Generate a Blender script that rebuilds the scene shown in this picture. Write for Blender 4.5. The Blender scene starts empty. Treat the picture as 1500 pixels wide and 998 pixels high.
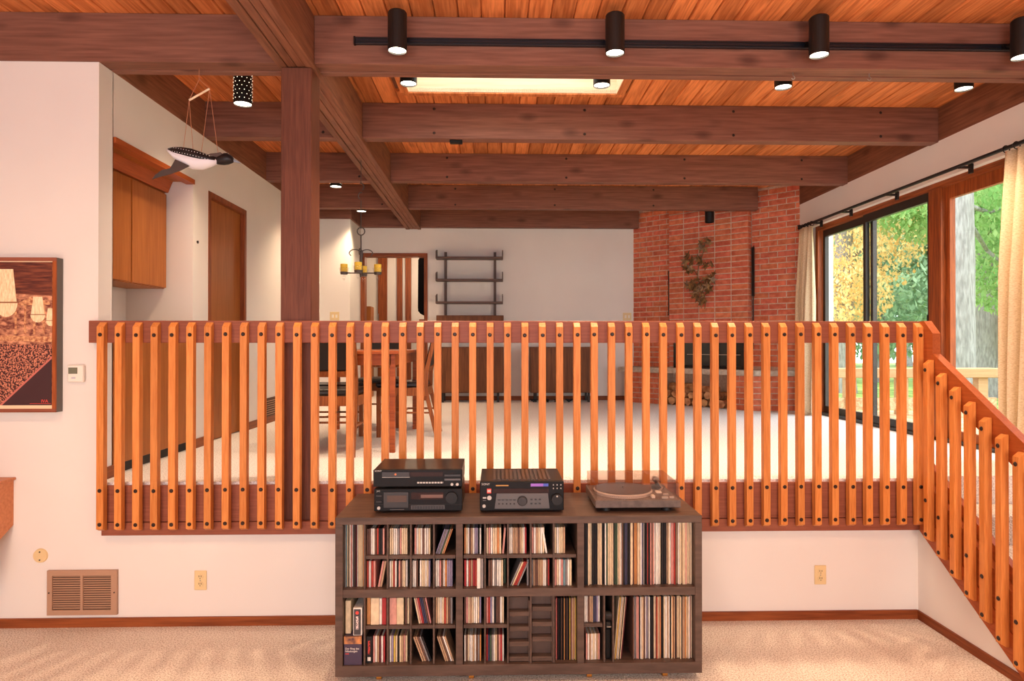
import bpy, bmesh, math, random
from mathutils import Vector, Matrix
random.seed(7)
SC = bpy.context.scene
COL = SC.collection
PI = math.pi
# ---------------------------------------------------------------- camera
EYE, UF = 1.616, 0.826          # eye height, upper floor level
cam = bpy.data.cameras.new('camera'); cam.sensor_width = 36.0; cam.lens = 36.0 * 960 / 1500
cam.clip_start = 0.05; cam.clip_end = 200
co = bpy.data.objects.new('camera', cam); COL.objects.link(co)
co.location = (0, 0, EYE)
co.rotation_euler = (PI / 2 + math.atan(5 / 960), 0, -math.atan(23 / 960))
SC.camera = co
# ---------------------------------------------------------------- world, light, exposure
SC.view_settings.view_transform = 'Standard'; SC.view_settings.look = 'None'
SC.view_settings.gamma = 1.0; SC.view_settings.use_curve_mapping = False
SC.view_settings.exposure = 0.0
wd = bpy.data.worlds.new('overcast_sky'); SC.world = wd; wd.use_nodes = True
bg = wd.node_tree.nodes['Background']; bg.inputs[0].default_value = (0.86, 0.94, 1.0, 1); bg.inputs[1].default_value = 5.6

def light(name, typ, loc, energy, color, target=None, size=None, sy=None, spot=None, blend=0.5, radius=0.05, parent=None):
    d = bpy.data.lights.new(name, typ); d.energy = energy; d.color = color
    o = bpy.data.objects.new(name, d); COL.objects.link(o); o.location = loc
    if typ == 'AREA':
        d.size = size
        if sy: d.shape = 'RECTANGLE'; d.size_y = sy
    else: d.shadow_soft_size = radius
    if spot: d.spot_size = spot; d.spot_blend = blend
    if target is not None:
        o.rotation_euler = (Vector(target) - Vector(loc)).to_track_quat('-Z', 'Y').to_euler()
    if parent is not None:
        o.parent = parent; o.location = Vector(loc) - Vector(WL[parent.name])
    return o
WARM = (1.0, 0.72, 0.46); SOFT = (1.0, 0.82, 0.66); DAY = (0.90, 0.95, 1.0)
# soft cool fill added well behind the camera, no window is built there
light('rear_fill_light', 'AREA', (-0.6, -4.2, 1.75), 270, (0.93, 0.93, 1.0), (-0.4, 4, 2.1), 5.5, 2.6)
# warm fill spots added above the frame for the low wall, without fixtures
for i, (x, y) in enumerate(((-2.3, 1.6), (-0.4, 1.5), (1.4, 1.6))):
    light('overhead_fill_spot', 'SPOT', (x, y, 3.3), 74, WARM, (x * 1.05, 3.4, 0.3), spot=1.75, blend=1.0, radius=0.12)
# table lamps standing in the lower room beside the camera
light('table_lamp_glow', 'POINT', (-2.4, 1.5, 0.95), 40, (1.0, 0.70, 0.44), radius=0.18)
light('table_lamp_glow', 'POINT', (1.9, 1.1, 0.95), 46, (1.0, 0.70, 0.44), radius=0.18)
# added uplights, unseen and without lamp bodies, to brighten the plank ceiling
for x in (-2.9, 2.3):
    light('ceiling_fill_uplight', 'SPOT', (x * 0.8, 0.3, 1.9), 105, (1.0, 0.88, 0.76), (x * 0.5, 1.1, 3.6), spot=2.0, blend=1.0, radius=0.15)
# portals for the window wall
for (y, z, sx, sz) in ((5.9, 1.9, 2.9, 2.1),):
    p = light('window_portal', 'AREA', (3.70, y, z), 1, (1, 1, 1), (0, y, z), sx, sz); p.data.cycles.is_portal = True

# ---------------------------------------------------------------- helpers
WL = {}
def S(r, g, b):
    f = lambda c: (c / 255 / 12.92) if c / 255 <= 0.04045 else ((c / 255 + 0.055) / 1.055) ** 2.4
    return (f(r), f(g), f(b), 1.0)
def mat(name, col, rough=0.5, metal=0.0, spec=0.5, emit=None, es=0.0):
    m = bpy.data.materials.new(name); m.use_nodes = True
    b = m.node_tree.nodes['Principled BSDF']
    b.inputs['Base Color'].default_value = col; b.inputs['Roughness'].default_value = rough
    b.inputs['Metallic'].default_value = metal; b.inputs['Specular IOR Level'].default_value = spec
    if emit: b.inputs['Emission Color'].default_value = emit; b.inputs['Emission Strength'].default_value = es
    return m
def nd(m, t, **k):
    n = m.node_tree.nodes.new(t)
    for a, v in k.items(): setattr(n, a, v)
    return n
def ln(m, a, b): m.node_tree.links.new(a, b)
def bsdf(m): return m.node_tree.nodes['Principled BSDF']
def wood(name, dark, lightc, axis, freq=14.0, rough=0.5, knots=0.0, var=0.25, spec=0.25, bump=0.15, streak=0.5):
    """grain stretched along one object axis; a slow ring pattern warped by noise; each object shifted by its random number"""
    m = mat(name, lightc, rough, spec=spec); b = bsdf(m)
    tc = nd(m, 'ShaderNodeTexCoord'); oi = nd(m, 'ShaderNodeObjectInfo')
    mul = nd(m, 'ShaderNodeVectorMath', operation='SCALE'); mul.inputs[0].default_value = (31.0, 17.0, 23.0)
    ln(m, oi.outputs['Random'], mul.inputs['Scale'])
    add = nd(m, 'ShaderNodeVectorMath', operation='ADD'); ln(m, tc.outputs['Object'], add.inputs[0]); ln(m, mul.outputs[0], add.inputs[1])
    mp = nd(m, 'ShaderNodeMapping'); s = [freq, freq, freq]; s[axis] = freq * 0.055; mp.inputs['Scale'].default_value = s
    ln(m, add.outputs[0], mp.inputs[0])
    n1 = nd(m, 'ShaderNodeTexNoise'); n1.inputs['Scale'].default_value = 1.0; n1.inputs['Detail'].default_value = 3.0; n1.inputs['Distortion'].default_value = 0.6
    ln(m, mp.outputs[0], n1.inputs['Vector'])
    # rings: fract-like sine of the noise gives cathedral grain
    ms = nd(m, 'ShaderNodeMath', operation='MULTIPLY'); ms.inputs[1].default_value = 26.0; ln(m, n1.outputs['Fac'], ms.inputs[0])
    sn = nd(m, 'ShaderNodeMath', operation='SINE'); ln(m, ms.outputs[0], sn.inputs[0])
    n2 = nd(m, 'ShaderNodeTexNoise'); n2.inputs['Scale'].default_value = 7.0; n2.inputs['Detail'].default_value = 4.0; ln(m, mp.outputs[0], n2.inputs['Vector'])
    mx = nd(m, 'ShaderNodeMath', operation='MULTIPLY_ADD'); mx.inputs[1].default_value = 0.22 * streak * 2; mx.inputs[2].default_value = 0.0
    ln(m, sn.outputs[0], mx.inputs[0])
    ad = nd(m, 'ShaderNodeMath', operation='ADD'); ln(m, mx.outputs[0], ad.inputs[0]); ln(m, n2.outputs['Fac'], ad.inputs[1])
    rp = nd(m, 'ShaderNodeValToRGB'); e = rp.color_ramp.elements
    e[0].position = 0.15; e[0].color = dark; e[1].position = 0.72; e[1].color = lightc
    ln(m, ad.outputs[0], rp.inputs[0])
    hs = nd(m, 'ShaderNodeHueSaturation'); ln(m, rp.outputs[0], hs.inputs['Color'])
    mr = nd(m, 'ShaderNodeMapRange'); mr.inputs['To Min'].default_value = 1 - var; mr.inputs['To Max'].default_value = 1 + var
    ln(m, oi.outputs['Random'], mr.inputs['Value']); ln(m, mr.outputs[0], hs.inputs['Value'])
    last = hs.outputs[0]
    if knots:
        kp = nd(m, 'ShaderNodeMapping'); ks = [5.5, 5.5, 5.5]; ks[axis] = 2.6; kp.inputs['Scale'].default_value = ks; ln(m, add.outputs[0], kp.inputs[0])
        vo = nd(m, 'ShaderNodeTexVoronoi'); vo.inputs['Scale'].default_value = 1.0; ln(m, kp.outputs[0], vo.inputs['Vector'])
        kr = nd(m, 'ShaderNodeMapRange'); kr.inputs['From Min'].default_value = 0.07; kr.inputs['From Max'].default_value = 0.24; ln(m, vo.outputs['Distance'], kr.inputs['Value'])
        km = nd(m, 'ShaderNodeMix', data_type='RGBA'); km.inputs['A'].default_value = S(58, 30, 24); ln(m, last, km.inputs['B'])
        k2 = nd(m, 'ShaderNodeMapRange'); k2.inputs['To Min'].default_value = 1 - knots; ln(m, kr.outputs[0], k2.inputs['Value']); ln(m, k2.outputs[0], km.inputs['Factor'])
        last = km.outputs['Result']
    ln(m, last, b.inputs['Base Color'])
    if bump:
        bp = nd(m, 'ShaderNodeBump'); bp.inputs['Strength'].default_value = bump; bp.inputs['Distance'].default_value = 0.004
        ln(m, ad.outputs[0], bp.inputs['Height']); ln(m, bp.outputs[0], b.inputs['Normal'])
    return m
def noisy(name, c1, c2, scale, rough=0.8, detail=2.0, bump=0.0, dist=0.004, p0=0.35, p1=0.65, spec=0.3, rnd=0.0, stretch=None):
    m = mat(name, c2, rough, spec=spec); b = bsdf(m); tc = nd(m, 'ShaderNodeTexCoord')
    src = tc.outputs['Object']
    if rnd:
        oi = nd(m, 'ShaderNodeObjectInfo'); mul = nd(m, 'ShaderNodeVectorMath', operation='SCALE'); mul.inputs[0].default_value = (31.0, 17.0, 23.0)
        ln(m, oi.outputs['Random'], mul.inputs['Scale']); add = nd(m, 'ShaderNodeVectorMath', operation='ADD')
        ln(m, src, add.inputs[0]); ln(m, mul.outputs[0], add.inputs[1]); src = add.outputs[0]
    if stretch:
        mp = nd(m, 'ShaderNodeMapping'); mp.inputs['Scale'].default_value = stretch; ln(m, src, mp.inputs[0]); src = mp.outputs[0]
    n = nd(m, 'ShaderNodeTexNoise'); n.inputs['Scale'].default_value = scale; n.inputs['Detail'].default_value = detail; ln(m, src, n.inputs['Vector'])
    rp = nd(m, 'ShaderNodeValToRGB'); e = rp.color_ramp.elements; e[0].position = p0; e[0].color = c1; e[1].position = p1; e[1].color = c2
    ln(m, n.outputs['Fac'], rp.inputs[0]); last = rp.outputs[0]
    if rnd:
        hs = nd(m, 'ShaderNodeHueSaturation'); ln(m, last, hs.inputs['Color'])
        mr = nd(m, 'ShaderNodeMapRange'); mr.inputs['To Min'].default_value = 1 - rnd; mr.inputs['To Max'].default_value = 1 + rnd
        ln(m, oi.outputs['Random'], mr.inputs['Value']); ln(m, mr.outputs[0], hs.inputs['Value'])
        m2 = nd(m, 'ShaderNodeMath', operation='MULTIPLY'); m2.inputs[1].default_value = 7.31; ln(m, oi.outputs['Random'], m2.inputs[0])
        fr = nd(m, 'ShaderNodeMath', operation='FRACT'); ln(m, m2.outputs[0], fr.inputs[0])
        h2 = nd(m, 'ShaderNodeMapRange'); h2.inputs['To Min'].default_value = 0.493; h2.inputs['To Max'].default_value = 0.506; ln(m, fr.outputs[0], h2.inputs['Value'])
        ln(m, h2.outputs[0], hs.inputs['Hue']); last = hs.outputs[0]
    ln(m, last, b.inputs['Base Color'])
    if bump:
        bp = nd(m, 'ShaderNodeBump'); bp.inputs['Strength'].default_value = bump; bp.inputs['Distance'].default_value = dist
        ln(m, n.outputs['Fac'], bp.inputs['Height']); ln(m, bp.outputs[0], b.inputs['Normal'])
    return m

def BM(): return bmesh.new()
def box(bm, x0, x1, y0, y1, z0, z1, bevel=0.0):
    M = Matrix.Translation(((x0 + x1) / 2, (y0 + y1) / 2, (z0 + z1) / 2)) @ Matrix.Diagonal((abs(x1 - x0), abs(y1 - y0), abs(z1 - z0), 1))
    r = bmesh.ops.create_cube(bm, size=1.0, matrix=M)
    if bevel:
        es = list({e for v in r['verts'] for e in v.link_edges})
        bmesh.ops.bevel(bm, geom=es, offset=bevel, segments=1, affect='EDGES', profile=0.5)
    return bm
def cyl(bm, p0, p1, r0, r1=None, seg=16):
    p0, p1 = Vector(p0), Vector(p1); d = p1 - p0; L = d.length
    if L < 1e-6: return bm
    M = Matrix.Translation((p0 + p1) / 2) @ d.to_track_quat('Z', 'Y').to_matrix().to_4x4()
    bmesh.ops.create_cone(bm, cap_ends=True, segments=seg, radius1=r0, radius2=r0 if r1 is None else r1, depth=L, matrix=M)
    return bm
def tube(bm, pts, r, seg=8):
    for a, b in zip(pts[:-1], pts[1:]): cyl(bm, a, b, r, seg=seg)
    for p in pts[1:-1]: bmesh.ops.create_uvsphere(bm, u_segments=seg, v_segments=5, radius=r, matrix=Matrix.Translation(p))
    return bm
def ball(bm, p, r, seg=12, scale=(1, 1, 1)):
    bmesh.ops.create_uvsphere(bm, u_segments=seg, v_segments=max(6, seg // 2), radius=r, matrix=Matrix.Translation(p) @ Matrix.Diagonal((*scale, 1))); return bm
def prism(bm, poly, axis, a, b):
    """polygon given in the two other axes (in xyz order), swept along axis from a to b"""
    def pt(p, t):
        q = [0, 0, 0]; o = [i for i in range(3) if i != axis]; q[o[0]] = p[0]; q[o[1]] = p[1]; q[axis] = t; return q
    va = [bm.verts.new(pt(p, a)) for p in poly]; vb = [bm.verts.new(pt(p, b)) for p in poly]; n = len(poly)
    bm.faces.new(va); bm.faces.new(vb[::-1])
    for i in range(n): bm.faces.new((va[i], vb[i], vb[(i + 1) % n], va[(i + 1) % n]))
    bmesh.ops.recalc_face_normals(bm, faces=bm.faces); return bm
def lathe(bm, prof, c, seg=20):
    rings = []
    for r, z in prof:
        rings.append([bm.verts.new((c[0] + r * math.cos(2 * PI * i / seg), c[1] + r * math.sin(2 * PI * i / seg), c[2] + z)) for i in range(seg)] if r > 1e-5 else [bm.verts.new((c[0], c[1], c[2] + z))])
    for a, b in zip(rings[:-1], rings[1:]):
        for i in range(seg):
            j = (i + 1) % seg
            if len(a) == 1 and len(b) == 1: continue
            if len(a) == 1: bm.faces.new((a[0], b[i], b[j]))
            elif len(b) == 1: bm.faces.new((a[i], a[j], b[0]))
            else: bm.faces.new((a[i], a[j], b[j], b[i]))
    bmesh.ops.recalc_face_normals(bm, faces=bm.faces); return bm

def tag(o, label=None, cat=None, group=None, kind=None):
    if label: o['label'] = label
    if cat: o['category'] = cat
    if group: o['group'] = group
    if kind: o['kind'] = kind
    return o
def thing(name, loc, label=None, cat=None, group=None, kind=None, rz=0.0):
    o = bpy.data.objects.new(name, None); o.empty_display_size = 0.05; COL.objects.link(o)
    o.location = loc; o.rotation_euler.z = rz; WL[o.name] = tuple(loc)
    return tag(o, label, cat, group, kind)
def obj(name, bm, m, parent=None, smooth=False, local=False):
    """links a bmesh as one object; coordinates are world unless local"""
    me = bpy.data.meshes.new(name); 
    if smooth:
        for f in bm.faces: f.smooth = True
    o = bpy.data.objects.new(name, me); COL.objects.link(o)
    if parent is not None:
        o.parent = parent; w = (0, 0, 0) if local else WL[parent.name]
        WL[o.name] = WL[parent.name]
        bmesh.ops.translate(bm, vec=(-w[0], -w[1], -w[2]), verts=bm.verts)
    else:
        vs = [v.co for v in bm.verts]
        c = Vector(((min(v.x for v in vs) + max(v.x for v in vs)) / 2, (min(v.y for v in vs) + max(v.y for v in vs)) / 2, min(v.z for v in vs)))
        bmesh.ops.translate(bm, vec=-c, verts=bm.verts); o.location = c; WL[o.name] = tuple(c)
    bm.to_mesh(me); bm.free()
    if isinstance(m, (list, tuple)):
        for q in m: me.materials.append(q)
    elif m: me.materials.append(m)
    return o
def struct(name, bm, m): return tag(obj(name, bm, m), kind='structure')
def bx(name, b, m, parent=None, bevel=0.0, local=False):
    return obj(name, box(BM(), *b, bevel=bevel), m, parent, local=local)
def inst(name, me, loc, parent=None, rot=(0, 0, 0), scale=(1, 1, 1)):
    """object that shares mesh data; loc is in world coordinates"""
    o = bpy.data.objects.new(name, me); COL.objects.link(o)
    if parent is not None:
        o.parent = parent; w = WL[parent.name]; loc = (loc[0] - w[0], loc[1] - w[1], loc[2] - w[2])
    o.location = loc; o.rotation_euler = rot; o.scale = scale; WL[o.name] = tuple(Vector(loc) + (Vector(WL[parent.name]) if parent is not None else Vector()))
    return o
def mesh_of(name, bm, m):
    me = bpy.data.meshes.new(name); bm.to_mesh(me); bm.free(); me.materials.append(m); return me
def text(name, s, size, loc, m, parent, rot=(PI / 2, 0, 0), align='LEFT', ext=0.0004):
    c = bpy.data.curves.new(name, 'FONT'); c.body = s; c.size = size; c.extrude = ext; c.align_x = align; c.resolution_u = 2
    t = bpy.data.objects.new('tmp', c); COL.objects.link(t)
    me = bpy.data.meshes.new_from_object(t.evaluated_get(bpy.context.evaluated_depsgraph_get()))
    bpy.data.objects.remove(t); bpy.data.curves.remove(c)
    me.name = name; me.materials.clear(); me.materials.append(m)
    return inst(name, me, loc, parent, rot)
def copy_tree(root, loc, rz):
    r = root.copy(); COL.objects.link(r); r.location = loc; r.rotation_euler = (0, 0, rz); WL[r.name] = tuple(loc)
    for ch in list(root.children):
        c = ch.copy(); COL.objects.link(c); c.parent = r
        for g in list(ch.children):
            d = g.copy(); COL.objects.link(d); d.parent = c
    return r

# ---------------------------------------------------------------- materials
M = {}
M['wall'] = noisy('white_paint', S(228, 221, 215), S(232, 226, 220), 1.5, rough=0.85)
M['carpet'] = noisy('beige_carpet', S(190, 172, 156), S(240, 230, 220), 130, rough=1.0, detail=3, bump=0.9, dist=0.012, p0=0.36, p1=0.56, spec=0.05)
M['carpet_up'] = noisy('pale_carpet', S(206, 198, 192), S(246, 242, 238), 110, rough=1.0, detail=3, bump=0.7, dist=0.010, p0=0.34, p1=0.55, spec=0.05)
M['beamX'] = wood('beam_wood_cross', S(102, 64, 51), S(142, 95, 78), 0, freq=9, rough=0.6, knots=0.6, var=0.06, bump=0.05, streak=0.10)
M['beamY'] = wood('beam_wood_long', S(100, 60, 44), S(144, 94, 70), 1, freq=10, rough=0.6, knots=0.4, var=0.10, bump=0.05, streak=0.12)
M['post'] = wood('post_wood', S(88, 48, 34), S(116, 68, 50), 2, freq=18, rough=0.5, var=0.05, streak=0.15, bump=0.05)
M['plank'] = wood('ceiling_plank_wood', S(172, 90, 44), S(220, 136, 80), 1, freq=13, rough=0.55, knots=0.35, var=0.26, streak=0.34, bump=0.05)
M['balu'] = wood('baluster_wood', S(192, 110, 48), S(222, 144, 76), 2, freq=24, rough=0.42, var=0.12, streak=0.2, bump=0.05)
M['railX'] = wood('rail_wood', S(126, 68, 48), S(152, 88, 66), 0, freq=14, rough=0.42, var=0.05, streak=0.12, bump=0.05)
M['railS'] = wood('stair_rail_wood', S(148, 68, 28), S(178, 92, 44), 1, freq=14, rough=0.42, var=0.05, streak=0.12, bump=0.05)
M['base'] = wood('baseboard_wood', S(108, 50, 22), S(152, 82, 42), 0, freq=12, rough=0.45, var=0.05, streak=0.3)
M['baseY'] = wood('baseboard_wood_long', S(108, 50, 22), S(152, 82, 42), 1, freq=12, rough=0.45, var=0.05, streak=0.3)
M['door'] = wood('door_wood', S(146, 82, 34), S(174, 106, 52), 2, freq=9, rough=0.45, var=0.06, streak=0.12, bump=0.03)
M['doorfr'] = wood('door_frame_wood', S(100, 46, 20), S(150, 80, 40), 2, freq=14, rough=0.45, var=0.06, streak=0.3)
M['winwood'] = wood('window_wood', S(110, 50, 22), S(166, 86, 40), 2, freq=14, rough=0.45, var=0.06, streak=0.3)
M['winwoodY'] = wood('window_wood_long', S(110, 50, 22), S(166, 86, 40), 1, freq=14, rough=0.45, var=0.06, streak=0.3)
M['lightwood'] = wood('pale_pine', S(228, 194, 154), S(244, 220, 188), 0, freq=8, rough=0.6, var=0.04, streak=0.2)
M['walnut'] = wood('walnut_veneer', S(84, 46, 24), S(124, 76, 44), 2, freq=12, rough=0.5, var=0.1, streak=0.3)
M['shelfwood'] = mat('dark_shelf_wood', S(92, 66, 54), 0.5)
M['media'] = noisy('dark_media_cabinet', S(78, 61, 53), S(98, 78, 68), 7, rough=0.42, detail=5, stretch=(1, 6, 6))
M['media_in'] = noisy('dark_media_inside', S(84, 65, 57), S(102, 82, 72), 9, rough=0.5, detail=4)
M['blackplastic'] = mat('black_plastic', S(20, 17, 17), 0.45, spec=0.22)
M['blackmetal'] = mat('black_metal', S(26, 23, 22), 0.42, spec=0.35)
M['bolt'] = mat('dark_bolt', S(50, 34, 28), 0.4, metal=0.4)
M['track'] = mat('track_black', S(22, 26, 36), 0.3)
M['glow'] = mat('lamp_lens', S(255, 245, 225), 0.4, emit=(1.0, 0.86, 0.66, 1), es=14)
M['pin'] = mat('pinhole_glow', S(255, 240, 210), 0.4, emit=(1.0, 0.85, 0.62, 1), es=6)
M['white'] = mat('white_plastic', S(236, 228, 216), 0.45)
M['ivory'] = mat('ivory_plastic', S(226, 200, 150), 0.45)
M['vent'] = mat('tan_vent_metal', S(176, 138, 112), 0.5)
M['ventdark'] = mat('vent_shadow_gap', S(88, 62, 48), 0.8)
M['slot'] = mat('slot_black', S(36, 28, 24), 0.6)
M['steel'] = mat('brushed_steel', S(168, 160, 154), 0.35, metal=0.9)
M['iron'] = mat('grey_wrought_iron', S(92, 84, 80), 0.5, metal=0.5)
M['yellow'] = mat('yellow_wax', S(252, 216, 70), 0.6)
M['leather'] = mat('black_leather', S(22, 22, 26), 0.35)
M['chairwood'] = wood('chair_wood', S(112, 56, 24), S(158, 92, 46), 2, freq=14, rough=0.4, var=0.05, streak=0.3)
M['tablewood'] = wood('table_wood', S(126, 56, 22), S(178, 92, 44), 0, freq=10, rough=0.35, var=0.03, streak=0.3)
M['brick'] = noisy('red_brick', S(190, 97, 68), S(216, 124, 92), 16, rough=0.85, detail=4, bump=0.3, dist=0.005, rnd=0.12)
M['mortar'] = noisy('mortar', S(196, 166, 146), S(214, 188, 168), 40, rough=0.95, bump=0.3)
M['hearth'] = noisy('hearth_concrete', S(172, 158, 142), S(202, 190, 174), 25, rough=0.85)
M['firebox'] = mat('firebox_black', S(20, 19, 20), 0.4)
M['leafmetal'] = noisy('aged_brass', S(92, 62, 36), S(150, 112, 66), 30, rough=0.45, spec=0.6)
M['log'] = noisy('split_log', S(150, 96, 60), S(214, 166, 118), 14, rough=0.9, rnd=0.15, detail=4)
M['curtain'] = noisy('woven_curtain', S(208, 182, 142), S(232, 212, 178), 150, rough=0.9, stretch=(0.5, 0.5, 1.6), bump=0.15, dist=0.002, p0=0.3, p1=0.6)
M['brickdark'] = mat('window_aluminium', S(58, 50, 44), 0.4, metal=0.3)
def glass(name, tint, fac, rough=0.02):
    m = bpy.data.materials.new(name); m.use_nodes = True; nt = m.node_tree; nt.nodes.clear()
    o = nt.nodes.new('ShaderNodeOutputMaterial'); mx = nt.nodes.new('ShaderNodeMixShader'); t = nt.nodes.new('ShaderNodeBsdfTransparent'); g = nt.nodes.new('ShaderNodeBsdfGlossy')
    t.inputs[0].default_value = tint; g.inputs['Roughness'].default_value = rough; mx.inputs[0].default_value = fac
    nt.links.new(t.outputs[0], mx.inputs[1]); nt.links.new(g.outputs[0], mx.inputs[2]); nt.links.new(mx.outputs[0], o.inputs[0]); return m
M['pane'] = glass('window_glass', (0.97, 0.985, 0.975, 1), 0.04)
M['smoke'] = glass('smoky_acrylic', (0.93, 0.88, 0.85, 1), 0.09)
M['cup'] = glass('clear_glass_cup', (0.985, 0.985, 0.98, 1), 0.06)
PAL = {'c': S(228, 204, 168), 'w': S(236, 228, 216), 't': S(188, 152, 120), 'b': S(112, 80, 66), 'k': S(34, 29, 30), 'r': S(178, 62, 54), 'p': S(214, 150, 138),
       'o': S(206, 138, 84), 'g': S(142, 134, 132), 'l': S(152, 140, 164), 'n': S(78, 96, 74), 'y': S(226, 190, 90), 'u': S(66, 64, 88), 's': S(120, 152, 160), 'm': S(100, 40, 44)}
PNAME = {'c': 'cream', 'w': 'white', 't': 'tan', 'b': 'brown', 'k': 'black', 'r': 'red', 'p': 'pink', 'o': 'orange', 'g': 'grey', 'l': 'lilac', 'n': 'green', 'y': 'yellow', 'u': 'navy', 's': 'pale blue', 'm': 'maroon'}
PM = {k: noisy('spine_' + PNAME[k].replace(' ', '_'), tuple(x * 0.82 for x in v[:3]) + (1,), v, 60, rough=0.5, stretch=(1, 1, 0.6), rnd=0.08) for k, v in PAL.items()}

# ================================================================ SETTING
W = 3.81         # face of the half wall / railing plane
XL, XR = -2.28, 3.64
CEIL = 3.515; BB = 3.235      # ceiling and underside of the beams
bm = box(BM(), -5.2, 3.8, -4.6, W + 0.1, -0.1, 0.0); struct('floor', bm, M['carpet'])
bm = box(BM(), -2.9, 3.95, W + 0.045, 11.6, UF - 0.40, UF); struct('floor_upper', bm, M['carpet_up'])
# front wall: half wall under the railing plus the full-height piece at the left
bm = BM(); box(bm, -5.2, XL, W, 3.95, 0, BB); box(bm, XL, 2.485, W, W + 0.04, 0, 0.60); struct('wall_front', bm, M['wall'])
# left partition with cabinet niche and door opening
bm = BM()
box(bm, -2.9, XL, 3.945, 3.95, UF, BB)
box(bm, -2.9, XL, 3.95, 4.98, 2.85, BB)                # header over the niche
box(bm, -2.9, -2.776, 3.95, 4.98, UF, 2.85)            # back of the niche
box(bm, -2.9, XL, 4.98, 5.24, UF, BB)
box(bm, -2.9, XL, 5.24, 6.02, 2.83, BB)
box(bm, -2.9, -2.36, 5.24, 6.02, UF, 2.83)
box(bm, -2.9, XL, 6.02, 8.53, UF, BB)
box(bm, -2.9, -1.893, 8.53, 9.35, UF, BB)
struct('wall_left', bm, M['wall'])
# far wall with doorway
bm = BM()
box(bm, -1.893, -0.966, 9.2, 9.32, 2.885, BB + 0.1); box(bm, -0.966, 2.4, 9.2, 9.32, UF, BB + 0.1)
struct('wall_back', bm, M['wall'])
# right wall: header over the glazing, pier by the fireplace, piece toward the camera
bm = BM()
box(bm, 3.55, 3.8, -4.6, 7.75, 2.935, BB + 0.01); box(bm, 3.60, 3.8, 7.30, 9.4, UF, CEIL)
box(bm, 3.60, 3.8, -4.6, 3.2, 0, 2.935); box(bm, 3.60, 3.8, 3.2, 4.1, 0, UF)
struct('wall_right', bm, M['wall'])
bm = BM(); box(bm, -5.3, -5.2, -4.6, W, 0, CEIL); struct('wall_side', bm, M['wall'])
bm = BM(); box(bm, -5.3, 3.8, -4.7, -4.6, 0, CEIL); struct('wall_rear', bm, M['wall'])
# hallway beyond the far doorway
bm = BM(); box(bm, -3.0, 0.4, 11.0, 11.1, UF, 3.2); box(bm, 0.3, 0.4, 9.32, 11.0, UF, 3.2); box(bm, -3.0, -2.9, 9.3, 11.0, UF, 3.2); box(bm, -3.0, 0.4, 9.32, 11.1, 3.2, 3.3)
struct('wall_hallway', bm, M['wall'])
light('hallway_lamp', 'POINT', (-1.2, 10.0, 2.9), 26, (1.0, 0.74, 0.5), radius=0.12)
# stair side wall (triangle under the stair railing)
bm = prism(BM(), [(W, 0), (W, 0.62), (2.80, 0.0)], 0, 2.485, 2.54); struct('wall_stair', bm, M['wall'])
# stairs coming down toward the camera at the right
st = thing('stairs', (3.05, W, 0), kind='structure')
RS, TD = UF / 5, 0.26
for k in range(1, 5):
    y1 = W + 0.045 - TD * (k - 1)
    bx('step', (2.54, 3.60, y1 - TD, y1, 0.0, UF - RS * k), M['carpet'], st, bevel=0.012)
# baseboards
bm = BM(); box(bm, -5.2, 2.475, W - 0.012, W, 0, 0.052); struct('baseboard_front', bm, M['base'])
bm = BM(); box(bm, 2.473, 2.485, 2.70, W, 0, 0.05); struct('baseboard_stair', bm, M['baseY'])
bm = BM()
box(bm, XL, XL + 0.012, 3.86, 3.955, UF, UF + 0.07); box(bm, XL, XL + 0.012, 4.98, 5.20, UF, UF + 0.07); box(bm, XL, XL + 0.012, 6.06, 8.52, UF, UF + 0.07)
struct('baseboard_left', bm, M['baseY'])
bm = BM(); box(bm, -0.90, 1.95, 9.188, 9.2, UF, UF + 0.06); struct('baseboard_back', bm, M['base'])
# ceiling: roof deck with a skylight hole, planks hung below it as single boards
SX0, SX1, SY0, SY1 = -0.66, 0.91, 4.10, 4.93
bm = BM()
for b in ((-5.3, SX0 - 0.02, -4.7, 11.2), (SX1 + 0.02, 3.9, -4.7, 11.2), (SX0 - 0.02, SX1 + 0.02, -4.7, SY0 - 0.02), (SX0 - 0.02, SX1 + 0.02, SY1 + 0.02, 11.2)):
    box(bm, b[0], b[1], b[2], b[3], CEIL + 0.022, CEIL + 0.10)
ceil = struct('ceiling', bm, M['beamY'])
PW = 0.1345
def plank_mesh(L):
    b = BM(); h = PW / 2 - 0.0012; g = 0.006
    prism(b, [(-h, 0.025), (-h, 0.009), (-h + g, 0), (h - g, 0), (h, 0.009), (h, 0.025)], 1, -L / 2, L / 2); return mesh_of('plank', b, M['plank'])
PMs = {}
def add_plank(x, y0, y1):
    L = round(y1 - y0, 4)
    if L not in PMs: PMs[L] = plank_mesh(L)
    inst('plank', PMs[L], (x, (y0 + y1) / 2, CEIL), ceil)
x = -5.13
while x < 3.7:
    if x + PW / 2 > SX0 and x - PW / 2 < SX1:
        add_plank(x, -4.6, SY0); add_plank(x, SY1, 9.4)
    else: add_plank(x, -4.6, 9.4)
    x += PW
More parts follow.
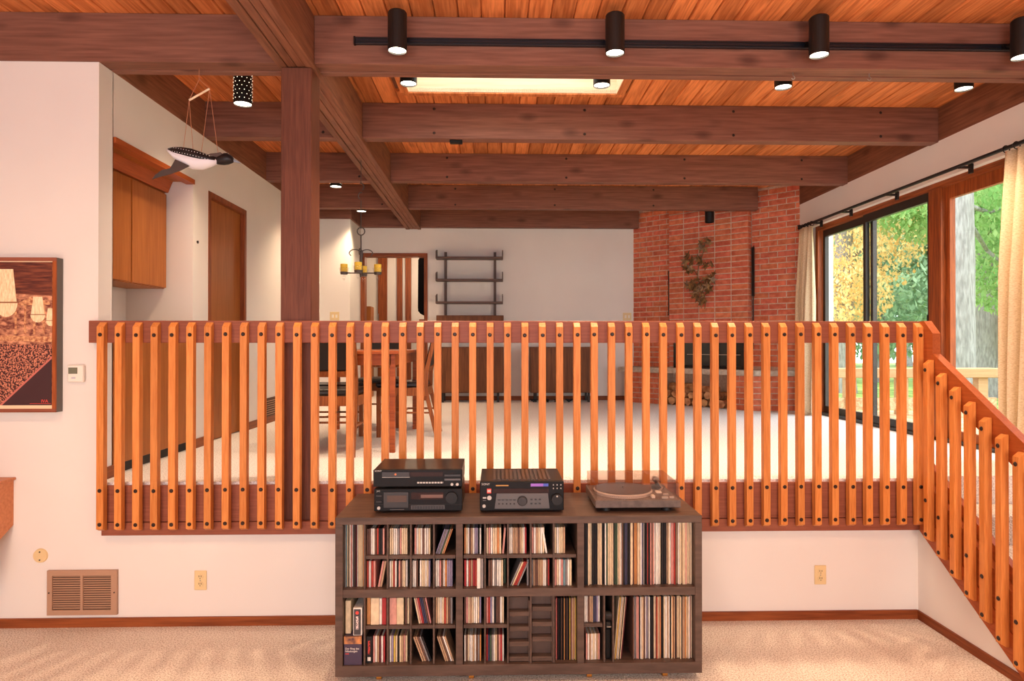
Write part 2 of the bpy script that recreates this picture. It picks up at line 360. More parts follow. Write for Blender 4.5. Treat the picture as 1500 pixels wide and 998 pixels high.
# skylight well
sk = thing('window_1', ((SX0 + SX1) / 2, (SY0 + SY1) / 2, CEIL), kind='structure')
HT = 0.55
bx('well_side', (SX0, SX1, SY1, SY1 + 0.02, CEIL - 0.004, CEIL + HT), M['lightwood'], sk)
bx('well_side', (SX0, SX1, SY0 - 0.02, SY0, CEIL - 0.004, CEIL + HT), M['lightwood'], sk)
bx('well_side', (SX0 - 0.02, SX0, SY0 - 0.02, SY1 + 0.02, CEIL - 0.004, CEIL + HT), M['lightwood'], sk)
bx('well_side', (SX1, SX1 + 0.02, SY0 - 0.02, SY1 + 0.02, CEIL - 0.004, CEIL + HT), M['lightwood'], sk)
for b in ((SX0 - 0.06, SX1 + 0.06, SY1 + 0.0, SY1 + 0.05), (SX0 - 0.06, SX1 + 0.06, SY0 - 0.05, SY0), (SX0 - 0.06, SX0, SY0, SY1), (SX1, SX1 + 0.06, SY0, SY1)):
    bx('trim', (b[0], b[1], b[2], b[3], CEIL - 0.014, CEIL - 0.002), M['plank'], sk)
bx('pane', (SX0, SX1, SY0, SY1, CEIL + HT - 0.02, CEIL + HT - 0.012), M['pane'], sk)
p = light('window_portal', 'AREA', ((SX0 + SX1) / 2, (SY0 + SY1) / 2, CEIL + HT - 0.03), 1, (1, 1, 1), ((SX0 + SX1) / 2, (SY0 + SY1) / 2, 0), SX1 - SX0, SY1 - SY0); p.data.cycles.is_portal = True

# ---------------------------------------------------------------- beams (things hung under the ceiling)
boltm = lambda r, d: mesh_of('bolt', lathe(BM(), [(0, 0), (r * 0.6, 0), (r, -d * 0.5), (r, -d)], (0, 0, 0), 10), M['bolt'])
BOLT = boltm(0.013, 0.010)
def beamX(label, segs, y0, boards, bw, bolts=()):
    t = thing('ceiling_beam', ((segs[0][0] + segs[-1][1]) / 2, y0, BB), label, 'beam', 'cross beams under the plank ceiling')
    for (a, b) in segs:
        for k in range(boards):
            bx('beam_board', (a, b, y0 + k * bw + (0.004 if k else 0), y0 + (k + 1) * bw, BB + (0.0 if k % 2 == 0 else 0.006), CEIL), M['beamX'], t, bevel=0.003)
    for X in bolts:
        for z in (BB + 0.045, CEIL - 0.045): inst('bolt', BOLT, (X, y0 - 0.004, z), t, (PI / 2, 0, 0))
    return t
CB0, CB1 = -1.262, -1.052
bl = [-0.49 + 1.19 * k for k in range(4)]
beamX('heavy triple-board ceiling beam nearest the camera, carrying the track lights', [(-5.2, CB0), (CB1, 3.55)], 3.80, 3, 0.062)
beamX('brown ceiling beam just behind the skylight, with a small black box under it', [(XL, CB0), (CB1, 3.55)], 5.17, 1, 0.10, [-1.36] + bl)
beamX('brown ceiling beam, third one back from the track lights', [(XL, CB0), (CB1, 3.55)], 6.53, 1, 0.10, [-1.36] + bl)
beamX('brown ceiling beam running into the middle of the brick chimney', [(XL, CB0), (CB1, 3.16)], 7.83, 1, 0.10, [-1.36] + bl[:3])
beamX('brown ceiling beam against the far white wall', [(-1.90, CB0), (CB1, 1.99)], 9.09, 1, 0.10)
t = thing('ceiling_beam', ((CB0 + CB1) / 2, 3, BB - 0.02), 'long grooved ceiling beam running from front to back over the wooden post', 'beam')
for k in range(4):
    w = (CB1 - CB0) / 4
    bx('beam_board', (CB0 + k * w + (0.003 if k else 0), CB0 + (k + 1) * w - 0.001, -4.5, 9.19, BB - 0.02 + (0.006 if k in (1, 2) else 0), CEIL), M['beamY'], t, bevel=0.003)
t = thing('ceiling_beam', (3.6, 3, BB), 'brown side beam along the top of the window wall', 'beam')
bx('beam_board', (3.55, 3.70, -4.5, 9.3, BB + 0.01, CEIL), M['beamY'], t, bevel=0.003)
t = thing('ceiling_beam', (XL - 0.05, 6, BB), 'brown side beam along the top of the white wall with the cabinet', 'beam')
bx('beam_board', (XL - 0.1, XL + 0.004, 3.99, 8.49, BB, CEIL), M['beamY'], t, bevel=0.003)
bx('beam_board', (XL - 0.1, -1.87, 8.50, 9.3, BB, CEIL), M['beamX'], t, bevel=0.003)
for X, lab in ((1.77, 'small white cup hook under the nearest beam, left of two'), (2.23, 'small dark cup hook under the nearest beam, right of two')):
    bm = BM(); cyl(bm, (X, 3.86, BB + 0.004), (X, 3.86, BB - 0.02), 0.003, seg=6); tube(bm, [(X + 0.01 * math.sin(a), 3.86, BB - 0.03 + 0.01 * math.cos(a)) for a in [i * PI / 5 for i in range(8)]], 0.0028, 6)
    tag(obj('cup_hook', bm, M['steel']), lab, 'hook')
# small box under the second beam
tag(bx('sensor_box', (-0.37, -0.27, 5.19, 5.25, BB - 0.022, BB), M['blackplastic'], bevel=0.004), 'small black box fixed under the beam behind the skylight', 'sensor')
# post
tag(bx('wooden_post', (-1.243, -1.066, 3.805, 3.98, 0.60, BB - 0.02), M['post'], bevel=0.005), 'square dark brown wooden post behind the railing', 'post')

# ================================================================ RAILING
rl = thing('balcony_railing', (0.1, 3.78, 0.53), 'long level railing of orange square balusters with brown top rail', 'railing')
bx('top_rail', (-2.303, 2.50, 3.757, 3.80, 1.622, 1.748), M['railX'], rl, bevel=0.003)
bx('fascia_board', (-2.235, -1.245, 3.772, 3.809, 0.606, UF - 0.014), M['railX'], rl, bevel=0.002)
bx('fascia_board', (-1.064, 2.485, 3.772, 3.809, 0.606, UF - 0.014), M['railX'], rl, bevel=0.002)
bx('fascia_board', (-2.235, 2.485, 3.768, 3.809, 0.530, 0.603), M['railX'], rl, bevel=0.002)
bx('carpet_edge', (-2.235, -1.245, 3.79, 3.87, UF - 0.014, UF + 0.002), M['carpet_up'], rl)
bx('carpet_edge', (-1.064, 2.485, 3.79, 3.87, UF - 0.014, UF + 0.002), M['carpet_up'], rl)
def baluster_mesh(z0, z1, h=0.0195, d=0.039):
    b = BM()
    # profile in (y, z): slanted cut at the top front and at the bottom front
    prism(b, [(0, z0), (0, z1), (-d * 0.25, z1), (-d, z1 - 0.026), (-d, z0 + 0.014), (-d * 0.35, z0)], 0, -h, h)
    bmesh.ops.bevel(b, geom=list(b.edges), offset=0.0015, segments=1, affect='EDGES'); return mesh_of('baluster', b, M['balu'])
BAL = baluster_mesh(0.566, 1.738)
BOLT2 = boltm(0.0112, 0.008)
YB = 3.757
for i in range(48):
    X = -2.215 + (2.442 + 2.215) * i / 47
    b = inst('baluster', BAL, (X, YB, 0), rl)
    for z in (1.668, 0.795, 0.606):
        inst('bolt', BOLT2, (X + 0.002 * math.sin(i * 3.1), YB - 0.039 - 0.006, z + 0.003 * math.sin(i * 5.7)), b, (PI / 2, 0, 0))
# stair railing: boards on the stair wall, balusters on their camera side
sr = thing('stair_railing', (2.47, 3.4, 0.3), 'sloping stair railing of orange balusters going down toward the camera', 'railing')
SL = 0.645
zz = lambda y, z: z + SL * (y - 3.645)
def sloped(name, y0, y1, zt, zb_, x0, x1, m):
    return obj(name, prism(BM(), [(y0, zz(y0, zb_)), (y1, zz(y1, zb_)), (y1, zz(y1, zt)), (y0, zz(y0, zt))], 0, x0, x1), m, sr)
sloped('top_rail', 1.9, 3.675, 1.565, 1.405, 2.462, 2.505, M['railS'])
sloped('skirt_board', 2.5, 3.757, 0.79, 0.60, 2.464, 2.50, M['railS'])
sloped('skirt_board', 2.36, 3.757, 0.598, 0.458, 2.460, 2.50, M['railS'])
obj('newel_board', prism(BM(), [(3.757, 1.38), (3.757, 1.748), (3.715, 1.748), (3.640, 1.675), (3.640, 1.44)], 0, 2.4612, 2.506), M['railS'], sr)
for k in range(1, 5):
    y1 = W + 0.045 - TD * (k - 1)
    ztop = UF - RS * k
    obj('step_end_board', prism(BM(), [(y1 - TD, max(0.02, zz(y1 - TD, 0.62))), (y1, max(0.02, zz(y1, 0.62))), (y1, zz(y1, 0.86)), (y1 - TD, zz(y1 - TD, 0.86))], 0, 2.506, 2.538), M['railS'], sr)
def stair_baluster_mesh(z0, z1, h=0.0195, d=0.039):
    b = BM(); prism(b, [(0, z0), (0, z1), (-d * 0.3, z1), (-d, z1 - 0.022), (-d, z0 + 0.014), (-d * 0.4, z0)], 1, -h, h)
    bmesh.ops.bevel(b, geom=list(b.edges), offset=0.0015, segments=1, affect='EDGES'); return mesh_of('baluster', b, M['balu'])
SB = stair_baluster_mesh(0.505, 1.525)
for i in range(12):
    y = 3.645 - 0.107 * i
    b = inst('baluster', SB, (2.460, y, SL * (y - 3.645)), sr)
    for z in (1.469, 0.733, 0.542):
        inst('bolt', BOLT2, (2.460 - 0.039 - 0.006, y, zz(y, z)), b, (0, -PI / 2, 0))

# ================================================================ TRACK LIGHTS
def track(label, y, x0, x1, z, sgn):
    t = thing('lighting_track', ((x0 + x1) / 2, y, z), label, 'track')
    bx('channel', (x0, x1, y - 0.012, y + 0.012, z - 0.02, z + 0.02), M['track'], t, bevel=0.003)
    for zz_ in (0.009, -0.009): bx('groove_rail', (x0 + 0.01, x1, y - 0.015 * sgn - 0.002, y - 0.015 * sgn + 0.002, z + zz_ - 0.002, z + zz_ + 0.002), M['blackmetal'], t)
    bx('end_cap', (x0 - 0.01, x0, y - 0.014, y + 0.014, z - 0.022, z + 0.022), M['blackplastic'], t)
    return t
track('long black lighting track along the face of the nearest ceiling beam', 3.786, -0.81, 3.4, 3.362, 1)
track('black lighting track on the skylight side of the nearest ceiling beam', 4.000, -0.81, 3.4, 3.362, -1)
HB = [BM() for _ in range(3)]
def head(x, y, zb, label, group, power, sgn, aim):
    t = thing('track_light', (x, y, zb), label, 'spotlight', group)
    R = 0.0535
    obj('housing', lathe(BM(), [(R - 0.004, 0.012), (R - 0.004, 0), (R, 0), (R, 0.21), (R - 0.006, 0.218), (0, 0.218)], (x, y, zb), 28), M['blackmetal'], t, smooth=False)
    obj('lens', lathe(BM(), [(0, 0.010), (R - 0.004, 0.010)], (x, y, zb), 28), M['glow'], t)
    bm = cyl(BM(), (x, y + sgn * R * 0.9, zb + 0.11), (x, y + sgn * 0.108, zb + 0.11), 0.012, seg=10); box(bm, x - 0.03, x + 0.03, y + sgn * 0.098, y + sgn * 0.112, zb + 0.095, zb + 0.125)
    obj('mount', bm, M['blackplastic'], t)
    light('spot_bulb', 'SPOT', (x, y, zb - 0.012), power, (1.0, 0.72, 0.46), aim, spot=1.75, blend=0.8, radius=0.045, parent=t)
nm = ['leftmost', 'second from the left', 'third from the left', 'rightmost']
for i, x in enumerate((-0.552, 0.667, 1.828, 2.998)):
    head(x, 3.662, 3.250, f'black cylinder track light on the nearest beam, {nm[i]} in the row', 'track lights on the near side of the beam', 38, 1, (x, 3.2, 0))
    head(x, 4.125, 3.250, f'black cylinder track light behind the nearest beam, {nm[i]} in the skylight row', 'track lights on the far side of the beam', 105, -1, (x, 4.6, 0))
def can(x, y, zb, label, power):
    t = thing('ceiling_can_light', (x, y, zb), label, 'ceiling light', 'perforated can lights by the white wall')
    R = 0.062; H = CEIL - zb
    obj('housing', lathe(BM(), [(R - 0.004, 0.012), (R - 0.004, 0), (R, 0), (R, H), (0, H)], (x, y, zb), 28), M['blackmetal'], t)
    obj('lens', lathe(BM(), [(0, 0.008), (R - 0.004, 0.008)], (x, y, zb), 28), M['glow'], t)
    bm = BM()
    for r in range(int((H - 0.03) / 0.028)):
        for k in range(12):
            a = 2 * PI * (k + 0.5 * (r % 2)) / 12
            bmesh.ops.create_icosphere(bm, subdivisions=1, radius=0.0022, matrix=Matrix.Translation((x + R * math.cos(a), y + R * math.sin(a), zb + 0.03 + r * 0.028)))
    tag(obj('pinholes', bm, M['pin'], t), kind='stuff')
    light('can_bulb', 'SPOT', (x, y, zb - 0.012), power, WARM, (x, y, 0), spot=2.0, blend=0.9, radius=0.05, parent=t)
can(-1.765, 4.60, 3.285, 'perforated black can light nearest the carved bird', 95)
can(-1.72, 7.06, 3.30, 'perforated black can light just left of the chandelier chain', 115)
can(-1.715, 8.37, 3.30, 'perforated black can light farthest back, behind the chandelier chain', 115)
tag(obj('ceiling_can_light', lathe(BM(), [(0.05, 0), (0.055, 0), (0.055, 0.15), (0, 0.15)], (2.64, 8.05, 3.12), 20), M['blackmetal']), 'small dark can light above the metal leaf sculpture', 'ceiling light')

# ================================================================ LEFT WALL THINGS
# framed concert photograph
pf = thing('framed_picture', (-3.1, 3.80, 1.23), 'large framed sepia photograph of a concert hall on the left wall', 'picture')
FX0, FX1, FZ0, FZ1 = -3.75, -2.478, 1.231, 2.103
bx('frame_box', (FX0, FX1, 3.757, 3.808, FZ0, FZ1), mat('frame_side_grey', S(96, 90, 84), 0.5), pf)
fm = M['winwood']
FW = 0.020
bx('frame_rail', (FX0, FX1 - 0.0, 3.748, 3.757, FZ1 - FW, FZ1), M['railX'], pf); bx('frame_rail', (FX0, FX1, 3.748, 3.757, FZ0, FZ0 + FW), M['railX'], pf)
bx('frame_rail', (FX1 - FW, FX1, 3.748, 3.757, FZ0 + FW, FZ1 - FW), fm, pf); bx('frame_rail', (FX0, FX0 + FW, 3.748, 3.757, FZ0 + FW, FZ1 - FW), fm, pf)
mp_ = noisy('print_sepia', S(112, 56, 46), S(224, 160, 122), 30, rough=0.5, detail=7, p0=0.36, p1=0.66, stretch=(1, 1, 1.6))
bx('mat_border', (FX0 + FW, FX1 - FW, 3.754, 3.7565, FZ0 + FW, FZ1 - FW), mat('print_border', S(236, 208, 172), 0.6), pf)
pr = bx('print', (FX0 + FW, FX1 - FW - 0.004, 3.752, 3.7545, FZ0 + FW + 0.02, FZ1 - FW - 0.006), mp_, pf)
PX1 = FX1 - FW - 0.004; PZ0 = FZ0 + FW + 0.02; PZ1 = FZ1 - FW - 0.006
def flat(poly, m, k, name='printed_shape'): return obj(name, prism(BM(), poly, 1, 3.752 - 0.0004 * k, 3.7522), m, pr)
m_dk = noisy('print_dark_brown', S(70, 28, 26), S(132, 70, 48), 18, rough=0.5, detail=5, stretch=(0.5, 1, 4))
m_crowd = noisy('print_crowd', S(58, 22, 26), S(206, 132, 104), 120, rough=0.5, detail=2, p0=0.45, p1=0.58)
m_bal = mat('print_balcony', S(58, 20, 24), 0.5); m_glow = noisy('print_chandelier', S(232, 196, 150), S(252, 232, 192), 40, rough=0.5, stretch=(3, 1, 0.7)); m_gld = noisy('print_gold', S(160, 92, 66), S(226, 172, 122), 60, rough=0.5)
flat([(FX0 + FW, PZ1 - 0.12), (PX1, PZ1 - 0.19), (PX1, PZ1), (FX0 + FW, PZ1)], m_dk, 1)
flat([(FX0 + FW, PZ0), (PX1, PZ0), (PX1, PZ0 + 0.34), (FX0 + FW, PZ0 + 0.36)], m_crowd, 1)
flat([(PX1 - 0.28, PZ0), (PX1, PZ0), (PX1, PZ0 + 0.268)], m_bal, 2)
flat([(PX1 - 0.29, PZ0), (PX1 - 0.275, PZ0), (PX1, PZ0 + 0.262), (PX1, PZ0 + 0.275)], mat('print_edge', S(196, 108, 96), 0.5), 3)
flat([(PX1 - 0.5, PZ0 + 0.37), (PX1, PZ0 + 0.355), (PX1, PZ0 + 0.385), (PX1 - 0.5, PZ0 + 0.40)], m_gld, 2)
flat([(PX1 - 0.21, PZ1 - 0.245), (PX1 - 0.12, PZ1 - 0.195), (PX1 - 0.01, PZ1 - 0.225), (PX1 - 0.01, PZ1 - 0.24)], m_gld, 2)
for k in range(4):
    cx = PX1 - 0.045 - 0.052 * k; flat([(cx - 0.006, PZ0 + 0.40), (cx + 0.006, PZ0 + 0.40), (cx + 0.006, PZ1 - 0.24), (cx - 0.006, PZ1 - 0.24)], m_gld, 2)
def lustre(cx, zt, w, h, k=4):
    top = [(cx - w * 0.30, zt), (cx + w * 0.30, zt), (cx + w * 0.46, zt - h * 0.68)]
    arc = [(cx + w * 0.5 * math.cos(a), zt - h * 0.70 + h * 0.30 * math.sin(a)) for a in [-i * PI / 10 for i in range(11)]]
    flat(top + arc + [(cx - w * 0.46, zt - h * 0.68)], m_glow, k)
    flat([(cx - w * 0.52, zt - h * 0.68), (cx + w * 0.52, zt - h * 0.68), (cx + w * 0.52, zt - h * 0.71), (cx - w * 0.52, zt - h * 0.71)], mat('print_ring', S(150, 96, 60), 0.5), k + 1)
lustre(PX1 - 0.253, PZ1 - 0.04, 0.125, 0.27); lustre(PX1 - 0.078, PZ1 - 0.195, 0.082, 0.145); lustre(PX1 - 0.008, PZ1 - 0.26, 0.05, 0.10, 3)
mred = mat('print_red', S(226, 70, 60), 0.5)
text('signature', 'IVA', 0.026, (PX1 - 0.058, 3.7505, PZ0 + 0.014), mred, pr); flat([(PX1 - 0.12, PZ0 + 0.008), (PX1 - 0.004, PZ0 + 0.008), (PX1 - 0.004, PZ0 + 0.010), (PX1 - 0.12, PZ0 + 0.010)], mred, 5)
# thermostat
t = thing('thermostat', (-2.393, 3.80, 1.397), 'white wall thermostat with a small grey screen beside the picture', 'thermostat')
bx('body', (-2.438, -2.348, 3.782, 3.81, 1.398, 1.497), M['white'], t, bevel=0.006)
bx('screen', (-2.429, -2.379, 3.7805, 3.783, 1.446, 1.482), mat('lcd_grey', S(112, 112, 92), 0.3), t); bx('button', (-2.412, -2.39, 3.7795, 3.783, 1.418, 1.428), mat('button_lilac', S(196, 190, 200), 0.4), t)
# round cover plate
t = thing('cover_plate', (-2.598, 3.80, 0.37), 'round ivory blank cover plate above the wall vent', 'cover plate')
obj('plate', cyl(BM(), (-2.598, 3.81, 0.408), (-2.598, 3.80, 0.408), 0.041, 0.038, 28), M['ivory'], t)
for z in (0.385, 0.431): obj('screw', cyl(BM(), (-2.598, 3.801, z), (-2.598, 3.797, z), 0.004, seg=8), M['slot'], t)
# wall register
t = thing('air_vent', (-2.357, 3.80, 0.07), 'tan louvred metal air vent low on the left wall', 'vent')
VX0, VX1, VZ0, VZ1 = -2.553, -2.161, 0.072, 0.326
bx('vent_back', (VX0 + 0.02, VX1 - 0.02, 3.803, 3.809, VZ0 + 0.02, VZ1 - 0.02), M['ventdark'], t)
fr = BM()
for b in ((VX0, VX1, VZ1 - 0.029, VZ1), (VX0, VX1, VZ0, VZ0 + 0.029), (VX0, VX0 + 0.029, VZ0 + 0.029, VZ1 - 0.029), (VX1 - 0.033, VX1, VZ0 + 0.029, VZ1 - 0.029), (-2.366, -2.352, VZ0 + 0.029, VZ1 - 0.029)): box(fr, b[0], b[1], 3.793, 3.809, b[2], b[3])
obj('vent_frame', fr, M['vent'], t)
for k in range(15):
    z = VZ0 + 0.036 + k * 0.0129
    for (a, b) in ((VX0 + 0.029, -2.366), (-2.352, VX1 - 0.033)):
        obj('louvre', prism(BM(), [(3.797, z), (3.799, z + 0.002), (3.806, z + 0.008), (3.804, z + 0.006)], 0, a, b), M['vent'], t)
for xx in (VX0 + 0.012, VX1 - 0.014): obj('screw', cyl(BM(), (xx, 3.794, 0.2), (xx, 3.790, 0.2), 0.004, seg=8), M['bolt'], t)
def outlet(cx, cz, y, label, m=M['ivory'], face=1):
    t = thing('wall_outlet', (cx, y, cz - 0.055), label, 'outlet')
    bx('plate', (cx - 0.035, cx + 0.035, y - 0.007, y, cz - 0.056, cz + 0.056), m, t, bevel=0.003)
    for dz in (-0.021, 0.021):
        s = obj('socket', cyl(BM(), (cx, y - 0.005, cz + dz), (cx, y - 0.010, cz + dz), 0.016, seg=16), m, t)
        for dx in (-0.006, 0.006): bx('slot', (cx + dx - 0.0014, cx + dx + 0.0014, y - 0.0112, y - 0.009, cz + dz - 0.001, cz + dz + 0.009), M['slot'], s)
        obj('slot', cyl(BM(), (cx, y - 0.0112, cz + dz - 0.008), (cx, y - 0.009, cz + dz - 0.008), 0.0026, seg=8), M['slot'], s)
    obj('screw', cyl(BM(), (cx, y - 0.009, cz), (cx, y - 0.006, cz), 0.003, seg=8), M['steel'], t)
outlet(-1.695, 0.26, 3.81, 'ivory double outlet on the low wall left of the media cabinet')
outlet(1.90, 0.261, 3.81, 'ivory double outlet on the low wall right of the media cabinet')
# wall-hung console at the left edge
t = thing('wall_console', (-3.2, 3.6, 0.52), 'orange wood wall-hung console cut by the left edge of the picture', 'console')
cw = wood('console_wood', S(186, 112, 72), S(212, 140, 96), 0, freq=10, rough=0.45, var=0.02, streak=0.12, bump=0.03)
obj('body', prism(BM(), [(3.809, 0.585), (3.809, 0.842), (3.40, 0.842), (3.40, 0.36)], 0, -3.7, -2.752), cw, t)
bx('top', (-3.7, -2.738, 3.38, 3.809, 0.842, 0.856), cw, t, bevel=0.002)

# ================================================================ UPPER LEFT: CABINETS, DOOR
uc = thing('upper_cabinet', (-2.62, 4.46, 2.02), 'brown wooden wall cabinet with two doors in the niche', 'cabinet')
bx('body', (-2.776, -2.492, 3.95, 4.98, 2.03, 2.76), M['door'], uc)
bx('cabinet_door', (-2.490, -2.470, 3.955, 4.492, 2.035, 2.735), M['door'], uc, bevel=0.003); bx('cabinet_door', (-2.490, -2.470, 4.505, 4.965, 2.035, 2.735), M['door'], uc, bevel=0.003)
bx('soffit', (-2.776, -2.29, 3.95, 4.98, 2.835, 2.85), M['door'], uc)
obj('crown', prism(BM(), [(-2.776, 2.75), (-2.465, 2.75), (-2.43, 2.835), (-2.776, 2.835)], 1, 3.95, 4.978), M['railS'], uc)
bx('soffit_edge', (-2.33, -2.265, 3.955, 4.978, 2.815, 2.85), M['railS'], uc)
lc = thing('base_cabinet', (-2.5, 4.46, UF), 'brown wooden base cabinet standing in the niche behind the railing', 'cabinet')
bx('body', (-2.776, -2.305, 3.955, 4.975, UF + 0.06, 1.68), M['door'], lc)
bx('toe_kick', (-2.776, -2.315, 3.96, 4.975, UF, UF + 0.06), M['slot'], lc)
bx('cabinet_door', (-2.303, -2.283, 3.965, 4.46, UF + 0.065, 1.67), M['door'], lc, bevel=0.003); bx('cabinet_door', (-2.303, -2.283, 4.47, 4.97, UF + 0.065, 1.67), M['door'], lc, bevel=0.003)
bx('counter', (-2.776, -2.275, 3.952, 4.978, 1.68, 1.71), M['wall'], lc)
d = thing('door_1', (XL, 5.63, UF), kind='structure')
bx('door_panel', (-2.345, -2.315, 5.285, 5.975, UF + 0.008, 2.785), M['door'], d)
bx('door_frame', (-2.345, XL + 0.006, 5.24, 5.283, UF, 2.83), M['doorfr'], d); bx('door_frame', (-2.345, XL + 0.006, 5.977, 6.02, UF, 2.83), M['doorfr'], d); bx('door_frame', (-2.345, XL + 0.006, 5.283, 5.977, 2.787, 2.83), M['doorfr'], d)
obj('door_handle', ball(cyl(BM(), (-2.315, 5.93, 1.75), (-2.27, 5.93, 1.75), 0.012), (-2.262, 5.93, 1.75), 0.026), M['steel'], d, smooth=True)
t = thing('wall_button', (XL, 5.05, 2.38), 'small dark round button on the white pier beside the door', 'button'); obj('knob', cyl(BM(), (XL, 5.05, 2.393), (XL + 0.008, 5.05, 2.393), 0.011, seg=14), M['bolt'], t)
t = thing('floor_register', (XL, 6.64, UF + 0.05), 'dark louvred return vent low on the white wall by the post', 'vent')
bx('plate', (XL, XL + 0.012, 6.48, 6.90, UF + 0.0701, UF + 0.25), M['ventdark'], t)
for k in range(7): bx('louvre', (XL + 0.012, XL + 0.018, 6.49, 6.89, UF + 0.085 + k * 0.022, UF + 0.092 + k * 0.022), M['vent'], t)

# carved bird mobile under the first beam
bd = thing('bird_mobile', (-1.72, 3.90, 2.6), 'painted black and white wooden bird mobile hanging on strings', 'mobile')
bk = noisy('bird_black', S(28, 24, 26), S(40, 34, 34), 20, rough=0.4); bw = mat('bird_white', S(236, 234, 240), 0.5); bbr = mat('bird_brown_wing', S(96, 80, 72), 0.5); dk = mat('bird_dark_wing', S(66, 54, 50), 0.5)
def skin(name, pts, m, sc=(1, 1, 1), parent=bd, seg=14):
    """closed surface lofted through circles (x, z, half depth y, half height)"""
    bm = BM(); rings = []
    for (x, z, ry, rzz) in pts:
        z = 2.70 + (z - 2.70) * 1.15; rzz *= 1.35; ry *= 1.2
        rings.append([bm.verts.new((x, 3.90 + ry * math.cos(2 * PI * i / seg), z + rzz * math.sin(2 * PI * i / seg))) for i in range(seg)])
    for a, b in zip(rings[:-1], rings[1:]):
        for i in range(seg): bm.faces.new((a[i], a[(i + 1) % seg], b[(i + 1) % seg], b[i]))
    bm.faces.new(rings[0][::-1]); bm.faces.new(rings[-1]); bmesh.ops.recalc_face_normals(bm, faces=bm.faces)
    return obj(name, bm, m, parent, smooth=True)
skin('belly', [(-1.935, 2.748, 0.010, 0.006), (-1.90, 2.728, 0.024, 0.016), (-1.85, 2.708, 0.036, 0.028), (-1.79, 2.692, 0.040, 0.034), (-1.73, 2.686, 0.036, 0.030), (-1.68, 2.690, 0.028, 0.020), (-1.64, 2.694, 0.016, 0.010)], bw)
bp_ = skin('back', [(-1.93, 2.752, 0.008, 0.006), (-1.90, 2.744, 0.024, 0.018), (-1.85, 2.735, 0.037, 0.026), (-1.79, 2.722, 0.041, 0.030), (-1.73, 2.708, 0.037, 0.026), (-1.68, 2.700, 0.028, 0.018), (-1.65, 2.699, 0.02, 0.014)], bk)
skin('head', [(-1.655, 2.697, 0.014, 0.014), (-1.63, 2.700, 0.020, 0.020), (-1.605, 2.706, 0.024, 0.026), (-1.58, 2.708, 0.024, 0.025), (-1.56, 2.704, 0.016, 0.016), (-1.548, 2.70, 0.008, 0.008)], bk)
skin('beak', [(-1.552, 2.700, 0.007, 0.008), (-1.53, 2.693, 0.004, 0.005), (-1.508, 2.687, 0.001, 0.001)], mat('bird_beak_grey', S(150, 156, 166), 0.4))
bm = BM()
for i in range(15):
    u = i / 14; xx = -1.905 + 0.22 * u; zc = 2.748 - 0.048 * u
    for j, off in enumerate((-0.006, 0.006)):
        bmesh.ops.create_icosphere(bm, subdivisions=1, radius=0.0026, matrix=Matrix.Translation((xx + 0.008 * j, 3.90 - 0.034 - 0.018 * math.sin(u * PI), zc + 0.006 + off * 1.8)))
tag(obj('white_spots', bm, bw, bp_), kind='stuff')
bx('neck_band', (-1.668, -1.657, 3.884, 3.916, 2.683, 2.712), bw, bd)
def wing(poly, y, m):  # thin curved board
    bm = prism(BM(), poly, 1, y - 0.004, y + 0.004); return obj('wing', bm, m, bd)
wing([(-2.004, 2.576), (-1.985, 2.60), (-1.95, 2.628), (-1.90, 2.640), (-1.885, 2.665), (-1.87, 2.692), (-1.83, 2.675), (-1.79, 2.655), (-1.84, 2.628), (-1.90, 2.606), (-1.96, 2.590)], 3.862, dk)
wing([(-1.735, 2.732), (-1.70, 2.748), (-1.66, 2.752), (-1.64, 2.757), (-1.625, 2.745), (-1.62, 2.725), (-1.64, 2.715), (-1.69, 2.715)], 3.935, bbr)
obj('dowel', cyl(BM(), (-1.81, 3.90, 3.053), (-1.691, 3.90, 3.122), 0.006, seg=8), M['lightwood'], bd)
strm = mat('mobile_string', S(196, 130, 96), 0.8); bm = BM()
for a, b in (((-1.752, 3.90, 3.252), (-1.752, 3.90, 3.175)), ((-1.752, 3.90, 3.175), (-1.81, 3.90, 3.055)), ((-1.752, 3.90, 3.175), (-1.691, 3.90, 3.122)), ((-1.81, 3.90, 3.05), (-1.835, 3.865, 2.68)), ((-1.81, 3.90, 3.05), (-1.785, 3.90, 2.745)), ((-1.691, 3.90, 3.12), (-1.74, 3.90, 2.73)), ((-1.691, 3.90, 3.12), (-1.655, 3.933, 2.753))):
    cyl(bm, a, b, 0.0014, seg=5)
obj('strings', bm, strm, bd)

# ================================================================ FAR WALL
d = thing('door_2', (-1.43, 9.2, UF), kind='structure')
bx('door_frame', (-1.893, -1.835, 9.185, 9.33, UF, 2.885), M['doorfr'], d); bx('door_frame', (-1.01, -0.962, 9.185, 9.33, UF, 2.885), M['doorfr'], d); bx('door_frame', (-1.835, -1.01, 9.185, 9.33, 2.835, 2.885), M['base'], d)
d = thing('door_3', (-1.75, 10.98, UF), kind='structure')
bx('door_panel', (-1.97, -1.82, 10.95, 10.99, UF + 0.01, 3.18), M['doorfr'], d); bx('door_handle', (-1.965, -1.953, 10.935, 10.95, 1.95, 2.12), M['steel'], d)
for i, (a, b) in enumerate(((-1.655, -1.565), (-1.515, -1.42))):
    d = thing(f'trim_{i + 1}', ((a + b) / 2, 10.98, UF), kind='structure'); bx('board', (a, b, 10.95, 10.99, UF, 3.19), M['doorfr'], d)
t = thing('hall_cabinet', (-1.85, 9.9, UF), 'small brown cabinet in the hallway just inside the doorway', 'cabinet'); bx('body', (-2.1, -1.85, 9.7, 9.95, UF, 2.17), M['door'], t, bevel=0.004)
t = thing('hall_hanging', (-1.07, 9.85, 1.6), 'tall dark rounded panel hanging in the hallway by the door frame', 'wall_hanging')  # stands for an unidentified dark hanging object, matte, not a looking glass
